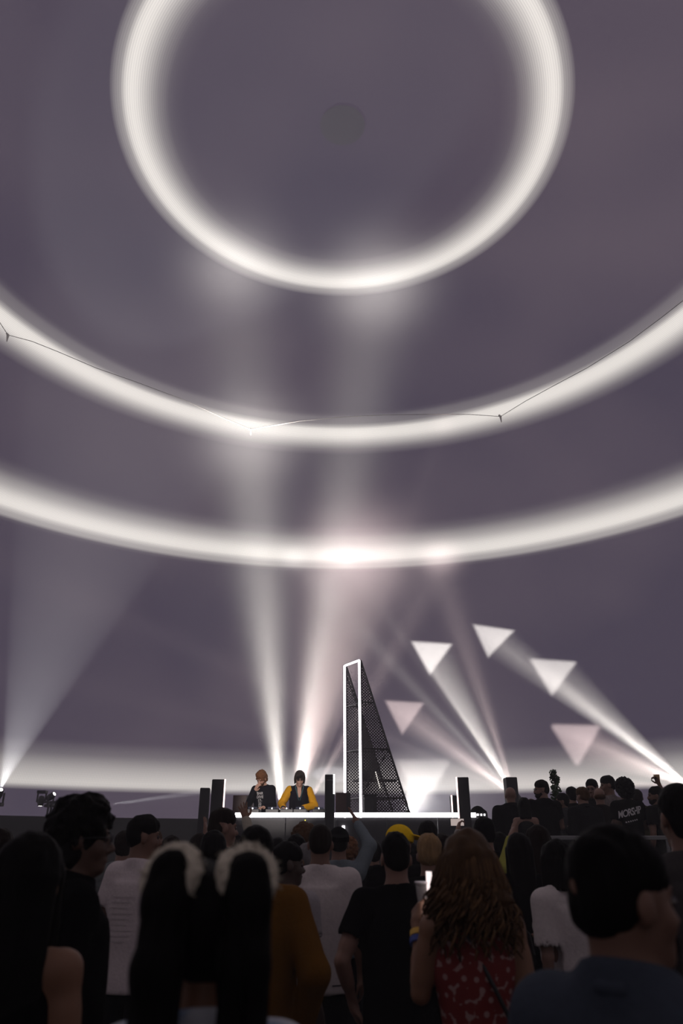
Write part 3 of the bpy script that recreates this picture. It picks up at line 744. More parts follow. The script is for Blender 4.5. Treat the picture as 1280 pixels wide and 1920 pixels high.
# ------------------------------------------------------------------ beam fixtures
def fixture(src, dst, label, stand=None, hang=False, sc=1.0, floor=None):
    """moving head: base, yoke, head and lens; its lamps hang under it"""
    src = Vector(src); v = (Vector(dst)-src).normalized(); c = src-v*.20*sc        # centre of the head
    t = thing('moving_head', c-Vector((0, 0, .32*sc if not hang else -.32*sc)), label, 'stage light')
    o = t.location; q = v.to_track_quat('Z', 'Y').to_matrix().to_4x4(); M = Matrix.Translation(c-o) @ q
    s = sc; up = 1 if not hang else -1
    MB().box((-.16*s, -.13*s, -.05*s), (.16*s, .13*s, .05*s)).build('base', shell, t, bevel=.012).location = (0, 0, 0)
    side = Vector((v.y, -v.x, 0)); side = side.normalized() if side.length > .01 else Vector((1, 0, 0))
    for sg_ in (-1, 1):
        a = side*sg_*.15*s; MB().tube([a+Vector((0, 0, up*.04*s)), a+Vector((0, 0, up*.34*s))], .03*s, 6).build('yoke_arm', shell, t)
    MB().lathe([(.02*s, -.20*s), (.09*s, -.17*s), (.115*s, -.05*s), (.105*s, .08*s), (.10*s, .15*s), (.085*s, .15*s)], 16, M).build('head', shell, t, smooth=False)
    MB().lathe([(.08*s, .140*s), (.07*s, .152*s), (.02*s, .160*s)], 16, M).build('lens', mat('lamp_lens', (.8, .8, .85), .1, emit=(1, .97, .93), strength=4), t)
    if stand is not None:
        MB().tube([(0, 0, -.05*s), (0, 0, stand-o.z)], .024, 8).build('stand_pole', metal, t)
        MB().lathe([(.25, 0), (.25, .02), (.03, .05)], 16, Matrix.Translation((0, 0, stand-o.z))).build('stand_base', metal, t)
    return t
FIX = {'a': ('beam light behind the bearded performer', ZD, False), 'b': ('beam light behind the performer in the varsity jacket', ZD, False), 'c': ('beam light between the varsity jacket and the slim column speaker', ZD, False),
       'd': ('beam light behind the bald man and his column speaker', ZD, False), 'e': ('beam light past the right edge, throwing triangles across the dome', 0, False), 'f': ('small uplight on the stage floor right of the wedge tower', None, False),
       'g': ('beam light at the far left edge throwing a wide cone', 0, False), 'h': ('beam light on the far wall behind the dark tousled head', 0, False)}
FIXO = {}
for k_, (lab, st_, hg) in FIX.items():
    dst = [b for b in BEAMS if b[0] == k_][0][1]
    if k_ == 'f': FIXO[k_] = fixture(SRC[k_], at_dome(*dst), lab, ZD, False, .6)
    else: FIXO[k_] = fixture(SRC[k_], at_dome(*dst), lab, st_, hg, .62 if k_ in 'abc' else 1.0)
for (s, dst, deg, pw, c, bl, gb) in BEAMS:
    o = spot('beam_light', SRC[s], at_dome(*dst), deg, pw, c, bl, gb)
    o.parent = FIXO[s]; o.matrix_parent_inverse = Matrix.Translation(-FIXO[s].location)
# light tower at far left with two fixtures
p0 = at(97, 1535, 27.0); p1 = at(102, 1502, 27.0)
tw = thing('truss_tower', (p1.x, 27.0, 0), 'thin truss tower at far left carrying two lamps', 'truss')
hh_ = at(100, 1503, 27.0).z
for sx in (-.13, .13):
    for sy in (-.13, .13): MB().tube([(sx, sy, 0), (sx, sy, hh_)], .035, 6).build('upright', metal, tw)
for i in range(9):
    z = .15+i*(hh_-.2)/8
    for a, b in (((-.13, -.13), (.13, -.13)), ((-.13, .13), (.13, .13)), ((-.13, -.13), (-.13, .13)), ((.13, -.13), (.13, .13))): MB().tube([(a[0], a[1], z), (b[0], b[1], z)], .018, 5).build('rung', metal, tw)
cb0, cb1 = at(70, 1504, 27.0), at(128, 1504, 27.0)
MB().tube([(cb0.x-p1.x, 0, cb0.z), (cb1.x-p1.x, 0, cb0.z)], .04, 6).build('cross_bar', metal, tw)
c1 = at(75, 1514, 27.0); fixture(c1, c1+Vector((0, 0, -5)), 'lamp hanging head down from the thin truss tower', None, True, .95)
c2 = at(104, 1487, 27.0); fixture(c2, c2+Vector((3, -1, 2)), 'lamp standing on top of the thin truss tower', None, False, .95)
# rope laced round the dome, with its anchor points
rope = MB(); pts = []
KN = [(-60, 560), (-20, 575), (15, 628), (60, 640), (110, 660), (180, 690), (260, 718), (340, 748), (420, 785), (470, 806), (500, 800), (560, 790), (640, 782), (720, 778), (800, 777), (880, 777), (938, 781), (985, 752), (1040, 722), (1100, 690), (1180, 640), (1240, 595), (1300, 548)]
for x, y in KN: pts.append(at_dome(x, y, DR-.05))
rope.tube(pts, .010, 5)
rp = thing('dome_rope', pts[0], 'thin rope laced along the middle ring of the dome', 'rope')
ob = rope.build('rope', mat('rope_pale', (.45, .43, .42), .8), rp); ob.location = -pts[0]
for x, y in ((15, 628), (470, 806), (938, 781)):
    q = at_dome(x, y, DR-.06)
    o = MB().tube([q+Vector((-.05, 0, .06)), q, q+Vector((.01, 0, -.22))], [.03, .04, .012], 6).build('anchor_knot', mat('rope_pale', (.45, .43, .42), .8), rp); o.location = -pts[0]
    if x == 470: pass
# side platform with a rail, for the guests
YP = 10.6
px0, px1 = at(902, 1570, YP).x, at(1330, 1570, YP).x
ZP = at(955, 1476, 11.4).z-1.73
plat = thing('side_platform', ((px0+px1)/2, YP, 0), 'low dark platform the guests stand on at right', 'platform')
w = (px1-px0)/2
MB().box((-w, .05, ZP-.1), (w, 2.95, ZP)).build('deck', blackm, plat)
for i in range(4): MB().box((-w+2*w*i/4+.01, .07, .02), (-w+2*w*(i+1)/4-.01, .11, ZP-.1)).build('front_panel', blackm, plat)
for sx in (-1, 1): MB().box((sx*(w-.1)-.04, 2.5, 0), (sx*(w-.1)+.04, 2.6, ZP-.1)).build('leg', metal, plat)
zr = at(1048, 1567, 10.45).z
rail = thing('barrier_rail', ((px0+px1)/2, 10.45, 0), 'grey barrier rail in front of the guests at right', 'barrier')
railm = mat('rail_grey', (.22, .22, .22), .4, metal=.5)
MB().box((-w, -.02, zr-.05), (w, .02, zr)).build('top_rail', railm, rail, bevel=.006)
for i in range(6): MB().box((-w+.05+(2*w-.1)*i/5-.02, -.015, 0), (-w+.05+(2*w-.1)*i/5+.02, .015, zr-.05)).build('post', railm, rail)
MB().box((-w, -.01, .3), (w, .01, .34)).build('lower_rail', railm, rail)
# ivy pole
ip = at(1037, 1445, 13.35); t = thing('ivy_plant', (ip.x, 13.35, ZP), 'thin upright pole wound with green ivy, behind the guests', 'plant')
top_z = ip.z-ZP; MB().lathe([(.10, 0), (.15, .28), (.15, .30), (.12, .30)], 18).build('pot', mat('pot_dark', (.04, .035, .03), .7), t)
MB().tube([(0, 0, .28), (.01, 0, top_z*.6), (0, 0, top_z)], .016, 8).build('stem', mat('ivy_stem', (.05, .035, .02), .8), t)
rnd = random.Random(4); lf = MB()
for i in range(420):
    z = .5+(top_z-.5)*rnd.random()**.7; a = rnd.random()*6.283; r = rnd.uniform(.01, .12)*(1-.5*max(0, z-top_z*.7)/(top_z*.3)); s = rnd.uniform(.03, .055)
    M = Matrix.Translation((r*math.cos(a), r*math.sin(a), z)) @ Matrix.Rotation(rnd.random()*6.28, 4, 'Z') @ Matrix.Rotation(rnd.uniform(.2, 1.4), 4, 'X')
    P = [(0, -s, 0), (s*.75, -s*.35, .006), (s*.45, s*.4, 0), (0, s, -.008), (-s*.45, s*.4, 0), (-s*.75, -s*.35, .006), (0, 0, .01)]
    lf.add([M @ Vector(q) for q in P], [(6, j, (j+1) % 6) for j in range(6)])
o = lf.build('foliage', mat('ivy_leaf', (.035, .085, .025), .5, noise=.4, scale=9), t); o['kind'] = 'stuff'
# spotlight added unseen behind the camera, to brighten the performers
kp = Vector((-2.0, -3.0, 6.5)); kd = at(530, 1490, 15.2)
kf = fixture(kp, kd, 'added front spotlight on a tall stand, unseen behind the audience', 0, False, 1.2)
o = spot('added_key_light', kp, kd, 6.5, 9000, (1, .9, .85), .7, None); o.parent = kf; o.matrix_parent_inverse = Matrix.Translation(-kf.location)
# ------------------------------------------------------------------ people
from mathutils.bvhtree import BVHTree
PI = math.pi
def P(x, yt, Y, label, floor=0.0, extra=.01, H=None, **kw):
    loc, hh = seen(x, yt, Y, floor, extra)
    kw.setdefault('group', 'crowd on the hall floor')
    return person(loc, label, H=H or hh, **kw)
def flower_material():
    m = bpy.data.materials.new('flower_print'); m.use_nodes = True; t = m.node_tree; N = t.nodes; L = t.links; b = N['Principled BSDF']; b.inputs['Roughness'].default_value = .8
    tc = N.new('ShaderNodeTexCoord'); v = N.new('ShaderNodeTexVoronoi'); v.inputs['Scale'].default_value = 23; v.inputs['Randomness'].default_value = .7
    nz = N.new('ShaderNodeTexNoise'); nz.inputs['Scale'].default_value = 60
    L.new(tc.outputs['Object'], v.inputs['Vector']); L.new(tc.outputs['Object'], nz.inputs['Vector'])
    ad = N.new('ShaderNodeMath'); ad.operation = 'MULTIPLY_ADD'; ad.inputs[1].default_value = .5; L.new(nz.outputs['Fac'], ad.inputs[0]); L.new(v.outputs['Distance'], ad.inputs[2])
    gap = N.new('ShaderNodeMath'); gap.operation = 'GREATER_THAN'; gap.inputs[1].default_value = .95; L.new(ad.outputs[0], gap.inputs[0])
    eye = N.new('ShaderNodeMath'); eye.operation = 'LESS_THAN'; eye.inputs[1].default_value = .22; L.new(v.outputs['Distance'], eye.inputs[0])
    mx_ = N.new('ShaderNodeMath'); mx_.operation = 'MAXIMUM'; L.new(gap.outputs[0], mx_.inputs[0]); L.new(eye.outputs[0], mx_.inputs[1])
    r = N.new('ShaderNodeValToRGB'); L.new(mx_.outputs[0], r.inputs[0]); e = r.color_ramp.elements
    e[0].color = (.17, .012, .009, 1); e[1].color = (.36, .21, .19, 1)
    L.new(r.outputs[0], b.inputs['Base Color']); return m
def tie_dye():
    m = bpy.data.materials.new('tie_dye'); m.use_nodes = True; t = m.node_tree; N = t.nodes; L = t.links; b = N['Principled BSDF']; b.inputs['Roughness'].default_value = .85
    tc = N.new('ShaderNodeTexCoord'); nz = N.new('ShaderNodeTexNoise'); nz.inputs['Scale'].default_value = 9; L.new(tc.outputs['Object'], nz.inputs['Vector'])
    r = N.new('ShaderNodeValToRGB'); L.new(nz.outputs['Fac'], r.inputs[0]); e = r.color_ramp.elements
    e[0].position = .40; e[0].color = (.12, .20, .36, 1); e[1].position = .56; e[1].color = (.48, .50, .54, 1); L.new(r.outputs[0], b.inputs['Base Color']); return m
def plaid():
    m = bpy.data.materials.new('plaid_red'); m.use_nodes = True; t = m.node_tree; N = t.nodes; L = t.links; b = N['Principled BSDF']; b.inputs['Roughness'].default_value = .85
    tc = N.new('ShaderNodeTexCoord'); ck = N.new('ShaderNodeTexChecker'); ck.inputs['Scale'].default_value = 18; L.new(tc.outputs['Object'], ck.inputs['Vector'])
    ck.inputs['Color1'].default_value = (.16, .02, .025, 1); ck.inputs['Color2'].default_value = (.35, .26, .24, 1); L.new(ck.outputs[0], b.inputs['Base Color']); return m
def project(inf, polys, origin, right, up, direction, m, name, off=.004, parent=None):
    """flat marks pressed on to the garment: polys are lists of (u, v) in metres about origin, thrown along direction (person space)"""
    me = inf['shirt'].data; bv = BVHTree.FromPolygons([v.co for v in me.vertices], [p.vertices for p in me.polygons])
    o, r, u, d = (Vector(q) for q in (origin, right, up, direction)); mb = MB()
    for vs, fs in polys:
        W = []
        for a, b in vs:
            p = o+r*a+u*b; h = bv.ray_cast(p, d); q = h[0] if h[0] is not None else p+d*.4
            W.append(q-d*off)
        mb.add(W, fs)
    o = mb.build(name, m, parent or inf['shirt'])
    if 'print' in name: o['kind'] = 'stuff'
    return o
def text_polys(txt, size, dx=0.0, dy=0.0, bold=.0, spacing=1.0, sx=1.0, shear=0.0, line=1.0):
    cu = bpy.data.curves.new('lettering', 'FONT'); cu.body = txt; cu.size = size; cu.align_x = 'CENTER'; cu.align_y = 'CENTER'; cu.offset = bold; cu.space_character = spacing; cu.shear = shear; cu.space_line = line; cu.resolution_u = 3
    o = bpy.data.objects.new('lettering', cu); COL.objects.link(o); bpy.context.view_layer.update()
    me = bpy.data.meshes.new_from_object(o.evaluated_get(bpy.context.evaluated_depsgraph_get()))
    vs = [(v.co.x*sx+dx, v.co.y+dy) for v in me.vertices]; fs = [tuple(p.vertices) for p in me.polygons]
    bpy.data.objects.remove(o); bpy.data.curves.remove(cu); bpy.data.meshes.remove(me)
    return vs, fs
def strip(u0, v0, u1, v1, n=6):
    vs = []; 
    for i in range(n+1):
        a = i/n; vs += [(u0+(u1-u0)*a, v0), (u0+(u1-u0)*a, v1)]
    return vs, [(2*i, 2*i+2, 2*i+3, 2*i+1) for i in range(n)]
printw = mat('print_white', (.62, .60, .60), .8); printd = mat('print_grey', (.30, .27, .27), .8); printk = mat('print_black', (.03, .03, .03), .8)

# ---- performers
d1 = P(497, 1443, 15.6, 'bearded performer with curly brown hair in navy shirt, hand at his face', ZD, H=1.86, rz=PI-.22, lean=.16, hp=.42, hy=-.28, hair='curly', hairc='auburn', beard='brown', skin='pale', face=True, detail=2, h=.013,
       top='long', topc=(.018, .018, .030), arms=(((.26, .12, 1.15), (.105, .225, 1.385)), ((-.22, .12, 1.13), (-.13, .36, 1.09))), hands=('relax', 'flat'), palm=((-.6, -.6, .2), (0, 0, -1)), group='performers')
ls = [('BAR', .215), ('DIVE', .15), ('17-', .085), ('22', .025), ('20', -.035), ('17', -.095)]
O1 = d1['ub']((0, .45, 1.22))*d1['sc']
project(d1, [text_polys(a, .068, -.02, b+.035, .001) for a, b in ls], O1, (-1, 0, 0), (0, -.16, .987), (0, -1, -.16), printw, 'shirt_print')
d2 = P(561, 1444, 15.40, 'performer with shaggy dark hair in varsity jacket with mustard sleeves', ZD, H=1.83, rz=PI+.12, lean=.16, hp=.30, hy=.05, hair='shag', hairc='dark', skin='pale', face=True, detail=2, h=.013, glasses=False, vneck=True,
       top='long', topc=(.020, .018, .032), arms=(((.32, .10, 1.17), (.30, .36, 1.08)), ((-.29, .10, 1.14), (-.04, .33, 1.08))), hands=('flat', 'flat'), palm=((0, 0, -1), (0, 0, -1)), group='performers')
mustard = cloth_mat((.62, .30, .012), .6)
for i in (0, 1):
    s_, e_, w_ = d2['SH'][i], d2['EL'][i], d2['WR'][i]; en = e_+(w_-e_)*.86
    V, Q = sdf_mesh([cap(s_+(e_-s_)*.05, e_, .082, .070, .04), cap(e_, en, .070, .056, .03)], .012, noise=(.008, (16, 16, 16), 5+i))
    link('sleeve', np_mesh('sleeve', V*d2['sc'], Q), mustard, d2['root'])
    V, Q = sdf_mesh([cap(en, e_+(w_-e_)*.96, .050, .046, .01)], .010); link('cuff', np_mesh('cuff', V*d2['sc'], Q), cloth_mat((.03, .03, .05)), d2['root'])
O2 = d2['ub']((0, .45, 1.22))*d2['sc']
project(d2, [([(-.014, .02), (.014, .02), (.014, -.18), (-.014, -.18)], [(0, 1, 2, 3)])], O2, (-1, 0, 0), (0, -.16, .987), (0, -1, -.16), cloth_mat((.06, .13, .14)), 'undershirt', .006, d2['root'])
for q in (-1, 1): MB().tube([Vector(d2['sc']*d2['ub'](p)) for p in ((q*.075, .02, 1.515), (q*.07, .085, 1.46), (q*.045, .13, 1.38), (q*.012, .137, 1.25))], [.010, .013, .012, .006], 6).build('collar', cloth_mat((.05, .11, .12)), d2['root'])
lk = MB(); rnd = random.Random(8); HD2 = d2['hd']
for j in range(110):
    a = rnd.uniform(-3.14, 3.14); s_, c_ = math.sin(a), -math.cos(a); L_ = rnd.uniform(.10, .17) if abs(a) < 2.1 else rnd.uniform(.035, .075); ph = rnd.random()*6.28; am = rnd.uniform(.004, .014)
    pts = []
    for i in range(8):
        t = i/7; e_ = min(1, .2+t*1.6); z = .045+.092*math.sqrt(max(0, 1-e_*e_))-max(0, t-.5)*2*L_+.012
        pts.append(Vector(HD2((s_*.088*e_*(1+.10*t)+am*t*math.sin(ph+t*6), -.016+c_*.104*e_*(1+.08*t)+am*t*math.cos(ph+t*6), z))*d2['sc']))
    lk.tube(pts, [.006, .008, .009, .009, .008, .007, .005, .001], 4)
lk.build('hair_locks', mat('hair_shag', (.028, .018, .014), .5, noise=.5, scale=40, spec=.3), d2['root'], smooth=True)
wv_ = d2['WR'][1]; ax_ = (d2['EL'][1]-wv_)/np.linalg.norm(d2['EL'][1]-wv_)
MB().tube([Vector((wv_+ax_*.005)*d2['sc']), Vector((wv_+ax_*.035)*d2['sc'])], .034, 12).build('wristwatch', mat('watch_steel', (.7, .7, .72), .25, metal=.7), d2['root'])

# ---- guests on the side platform
G = dict(floor=ZP, group='guests on the side platform')
P(955, 1476, 11.4, 'bald man in black jacket seen from behind, right of the booth', extra=.0, hair='none', skin='light', top='jacket', topc=(.012, .012, .015), wide=1.3, rz=.1, arms=('front', 'front'), **G)
P(981, 1495, 10.92, 'woman with black bobbed hair and bare arms beside the bald man', fem=True, hair='bob', hlen=.2, hairc='black', top='tank', skin='light', rz=-.1, arms=('down', 'front'), **G)
P(1014, 1463, 11.95, 'bearded man with glasses in black shirt, face turned left', hair='crop', hairc='dark', beard='dark', glasses=True, face=True, top='tee', topc=(.008, .008, .009), wide=1.22, rz=.35, hy=1.15, arms=('front', 'front'), **G)
P(994, 1498, 12.5, 'brown-haired head showing between black bob and bearded glasses man', hair='short', hairc='brown', top='long', topc=(.02, .02, .02), rz=.3, **G)
P(1052, 1487, 12.5, 'bearded dark-haired man in grey jacket looking left beside the ivy', hair='short', hairc='black', beard='dark', face=True, skin='tan', top='jacket', topc=(.05, .05, .05), rz=.5, hy=.9, **G)
P(1069, 1475, 12.95, 'dark short-haired head just behind the grey-jacket man by the ivy', hair='short', hairc='black', top='long', topc=(.02, .02, .02), rz=.2, wide=.85, **G)
P(1090, 1476, 10.98, 'man with cropped brown hair in charcoal jacket, back turned', hair='crop', hairc='brown', skin='light', top='jacket', topc=(.026, .027, .029), wide=1.15, rz=.25, hy=.2, arms=('front', 'front'), **G)
P(1108, 1460, 12.62, 'man with lit face and glasses facing the crowd among the guests', hair='short', hairc='black', glasses=True, face=True, skin='light', top='long', topc=(.02, .02, .022), rz=PI-.6, hp=.2, **G)
P(1121, 1476, 11.6, 'balding man with brown hair fringe, back turned, among the guests', hair='ring', hairc='brown', skin='light', top='long', topc=(.03, .022, .02), rz=-.1, **G)
P(1137, 1455, 12.05, 'tall dark-haired man in pale patterned shirt looking left', hair='crop', hairc='black', skin='tan', face=True, top='tee', cloth=mat('pattern_shirt', (.16, .13, .12), .8, noise=.9, scale=26), rz=.7, hy=.8, **G)
worn = P(1167, 1457, 11.1, 'man with big curly black hair in black printed shirt', extra=.055, hair='afro', hairc='black', skin='tan', top='tee', topc=(.008, .008, .008), rz=.12, arms=('half', 'front'), **G)
O3 = A3(-.03, -.5, 1.30)*worn['sc']
tp = [text_polys('MORSHIP', .095, 0, .03, .0022, .88, .95, .15)]
tp = [([(a, b*1.35+a*.22) for a, b in tp[0][0]], tp[0][1])]
tp += [strip(-.085+.03*i, -.075+(-.085+.03*i)*.22, -.066+.03*i, -.058+(-.085+.03*i)*.22, 1) for i in range(6)]
project(worn, tp, O3, (1, 0, 0), (0, 0, 1), (0, 1, 0), printw, 'shirt_print', .005)
P(1192, 1480, 12.6, 'man in olive jacket behind the curly-haired printed shirt', hair='short', hairc='dark', top='jacket', topc=(.055, .05, .025), rz=-.3, **G)
cupman = P(1226, 1474, 10.95, 'dark-haired man at right raising a drink, face turned left', hair='short', hairc='black', beard='dark', face=True, skin='tan', top='tee', topc=(.014, .014, .014), rz=.5, hy=.9, arms=(((.25, .02, 1.58), (.21, .08, 1.80)), 'down'), hands=('grip', 'relax'), detail=1, **G)

# ---- front rows
f1 = P(66, 1560, 2.15, 'person with long straight black hair at the left edge, bare arm', fem=True, hair='long', hlen=.62, hairc='black', skin='warm', top='tank', topc=(.004, .004, .004), arms=('down', 'down'), wide=.92, rz=.15, h=.012, detail=1)
f2 = P(163, 1489, 2.85, 'person with tousled dark hair and glasses, face turned right, at left', extra=.03, hair='curly', hairc='black', skin='brown', face=True, glasses=True, top='jacket', topc=(.006, .006, .007), rz=-1.15, hy=-.2, h=.012, wide=.92)
f5 = P(1140, 1544, 1.50, 'dark-haired man in denim jacket turned right, large at lower right', extra=.02, hair='crop', hairc='black', skin='tan', face=True, top='jacket', topc=(.048, .058, .078), rz=-.75, hy=-.55, h=.010, wide=1.02)
P(1266, 1470, 3.35, 'tall dark-haired person cut off by the right edge', hair='short', hairc='black', skin='tan', top='tee', topc=(.05, .045, .045), rz=.1, h=.012)

# ---- girl with the two pigtails
f3 = P(404, 1604, 1.45, 'girl with two high black pigtails and fluffy white hair ties', extra=.012, fem=True, hair='buzz', hairc='black', skin='warm', top='tee', cloth=tie_dye(), rz=.05, h=.009, detail=1, wide=.96, hem=.9)
sc3 = f3['sc']
hk = MB(); rnd = random.Random(3)
def add_np(mb, V, Q, s): mb.add([tuple(v) for v in V*s], [tuple(int(i) for i in f) for f in Q])
V, Q = sdf_mesh([ell(f3['hd']((0, -.018, .040)), (.086, .104, .092), f3['HR'], .02), ell(f3['hd']((0, -.05, -.02)), (.07, .056, .055), f3['HR'], .03), ell(f3['hd']((0, .11, -.06)), (.07, .075, .095), f3['HR'], .012, True),
                cap(f3['hd']((0, -.13, .11)), f3['hd']((0, .06, .155)), .010, k=.012, sub=True)], .008, noise=(.005, (40, 40, 40), 2)); add_np(hk, V, Q, sc3)
for sx in (-1, 1):
    base = f3['hd']((sx*.062, -.055, .090))
    chain = [base, base+A3(sx*.010, -.040, .020), base+A3(sx*.012, -.060, -.03), base+A3(sx*.012, -.075, -.13), base+A3(sx*.014, -.075, -.24), base+A3(sx*.012, -.065, -.36)]
    rr = [.026, .030, .037, .040, .038, .020]
    V, Q = sdf_mesh([cap(chain[i], chain[i+1], rr[i], rr[i+1], .03) for i in range(5)], .009, noise=(.010, (34, 34, 5), 4+sx)); add_np(hk, V, Q, sc3)
    for j in range(26):
        a = rnd.random()*6.28; f_ = rnd.uniform(.7, 1.04); pts = []
        for i, (c, r) in enumerate(zip(chain, rr)): pts.append(Vector((c+A3(math.cos(a+.15*i), math.sin(a+.15*i), 0)*r*f_)*sc3))
        pts.append(pts[-1]+Vector((rnd.uniform(-.02, .02), rnd.uniform(-.02, .01), -rnd.uniform(.03, .12))))
        hk.tube(pts, [.006, .007, .008, .008, .007, .005, .001], 4)
bpy.data.objects.remove(f3['hair']); hk.build('hair', hair_mat('black'), f3['root'], smooth=True)
fluff = mat('fluffy_white', (.62, .56, .44), .95, noise=.3, scale=90, bump=.8)
for sx in (-1, 1):
    base = f3['hd']((sx*.062, -.055, .090)); d = A3(sx*.012, -.040, .022); d /= np.linalg.norm(d); a1 = np.cross(d, A3(0, 0, 1)); a1 /= np.linalg.norm(a1); a2 = np.cross(d, a1); c = base+d*.03
    V, Q = sdf_mesh([cap(c+(a1*math.cos(t)+a2*math.sin(t))*.036, c+(a1*math.cos(t+.55)+a2*math.sin(t+.55))*.036, .021, k=.01) for t in np.arange(0, 6.28, .5)], .006, noise=(.009, (95, 95, 95), 6+sx))
    mb = MB(); add_np(mb, V, Q, sc3)
    for j in range(340):
        t, u = rnd.random()*6.28, rnd.random()*6.28; rad = a1*math.cos(t)+a2*math.sin(t); n_ = rad*math.cos(u)+d*math.sin(u); p_ = c+rad*.036+n_*.018; e_ = p_+n_*rnd.uniform(.008, .016)+A3(rnd.uniform(-1, 1), rnd.uniform(-1, 1), rnd.uniform(-1, 1))*.005
        mb.tube([Vector(p_*sc3), Vector(e_*sc3)], [.0016, .0004], 3, cap=False)
    mb.build('hair_tie', fluff, f3['root'], smooth=True)

# ---- woman in the flower dress
f4 = P(872, 1551, 3.05, 'woman with long wavy brown hair in red flower-print dress', extra=.02, fem=True, hair='buzz', hairc='brown', skin='warm', top='dress', cloth=flower_material(), rz=.06, h=.010, detail=2, wide=1.05,
       arms=('down', ((-.205, .02, 1.20), (-.185, .16, 1.40))), hands=('relax', 'grip'), palm=(None, (.9, .35, 0)))
sc4 = f4['sc']; hk = MB(); hl = MB(); HD = f4['hd']
V, Q = sdf_mesh([ell(HD((0, -.018, .042)), (.094, .108, .094), f4['HR'], .02), ecy(HD((0, -.03, .02)), HD((0, -.070, -.12)), (.102, .084), (.138, .062), .05, R=f4['HR']), ell(HD((0, -.07, -.14)), (.130, .05, .09), f4['HR'], .05), ell(HD((0, .112, -.06)), (.06, .075, .10), f4['HR'], .012, True)]+
                [cap(HD((q*.08, .01, 0)), HD((q*.12, -.01, -.16)), .034, .026, .03) for q in (-1, 1)], .010, noise=(.010, (24, 24, 9), 9)); add_np(hk, V, Q, sc4)
for j in range(230):
    a = rnd.uniform(-2.5, 2.5); s_, c_ = math.sin(a), -math.cos(a); ph = rnd.random()*6.28; am = rnd.uniform(.012, .028); ln = rnd.uniform(.15, .30)*(1 if c_ < .2 else .8); wd_ = rnd.uniform(.9, 1.12)
    pts = []; R_ = []; th_ = rnd.uniform(.005, .010)
    for i in range(15):
        t = i/14; r = (.106+.058*t**.8)*(1+(wd_-1)*t); w_ = am*t*math.sin(ph+t*13); z = .126*(1-min(1, t*6)**1.6)+(-.01 if t > .16 else 0)-max(0, t-.14)*ln/.86
        sp = min(1, .25+t*4.5)
        pts.append(Vector(HD((s_*r*sp*1.02+w_, -.016+c_*(.122+.016*t)*sp+am*t*math.cos(ph+t*13)*.7, z))*sc4)); R_.append(th_*(1-.8*t**3)+.0008)
    (hk if j % 4 else hl).tube(pts, R_, 4)
bpy.data.objects.remove(f4['hair']); hk.build('hair', mat('hair_wavy_brown', (.062, .030, .011), .5, noise=.8, scale=26, stretch=(1, 1, .2), bump=.3, spec=.12), f4['root'], smooth=True)
wv_ = f4['WR'][1]; ax_ = (f4['EL'][1]-wv_)/np.linalg.norm(f4['EL'][1]-wv_)
MB().tube([Vector((wv_+ax_*.012)*sc4), Vector((wv_+ax_*.034)*sc4)], .031, 14).build('wristband', mat('band_yellow', (.70, .42, .06), .6), f4['root'])
MB().tube([Vector((wv_+ax_*.040)*sc4), Vector((wv_+ax_*.062)*sc4)], .033, 14).build('wristband', mat('band_blue', (.03, .06, .28), .6), f4['root'])
sb = [f4['ub']((-.075, -.0, 1.475)), f4['ub']((-.04, -.085, 1.40)), f4['ub']((.04, -.128, 1.24)), f4['ub']((.12, -.115, 1.08)), f4['ub']((.175, -.06, .95)), A3(.20, .02, .90)]
MB().tube([Vector(p*sc4) for p in sb], .008, 6).build('bag_strap', mat('strap_black', (.01, .01, .01), .5), f4['root'])
hl.build('hair_highlights', mat('hair_highlight', (.13, .066, .025), .5, noise=.5, scale=26, spec=.15), f4['root'], smooth=True)
# cup in her hand; glowing phone added to make the bright streak beside it
hw_ = f4['WR'][1]; fd = -ax_; cpos = loc2world(f4, hw_+fd*.085+A3(.045, .025, .03))
cup = thing('plastic_cup', cpos-Vector((0, 0, .06)), 'clear plastic cup held up by the woman in the flower dress', 'cup')
glass = mat('clear_plastic', (.75, .70, .68), .15); glass.node_tree.nodes['Principled BSDF'].inputs['Alpha'].default_value = .22
MB().lathe([(.028, 0), (.030, .001), (.042, .12), (.0405, .12), (.0285, .003)], 24, cap=False).build('wall', glass, cup, smooth=True)
MB().lathe([(.028, .0), (.028, .003)], 24).build('bottom', glass, cup)
MB().lathe([(.041, .117), (.0445, .119), (.0445, .123), (.041, .124)], 24).build('rim', mat('cup_rim', (.95, .9, .9), .3), cup, smooth=True)
MB().lathe([(.030, .004), (.035, .05)], 20).build('drink', mat('drink_amber', (.20, .10, .07), .1), cup)
ph = thing('phone', cpos+Vector((.012, -.062, .03)), 'added bright phone nearly edge on, making the streak beside the clear cup', 'phone', None, .22)
MB().box((-.004, -.036, -.07), (.004, .036, .075)).build('case', mat('phone_black', (.02, .02, .02), .4), ph, bevel=.003)
MB().box((-.0062, -.033, -.066), (-.0045, .033, .071)).build('screen', mat('added_phone_glow', (.6, .5, .5), .2, emit=(1, .84, .82), strength=1.2), ph)

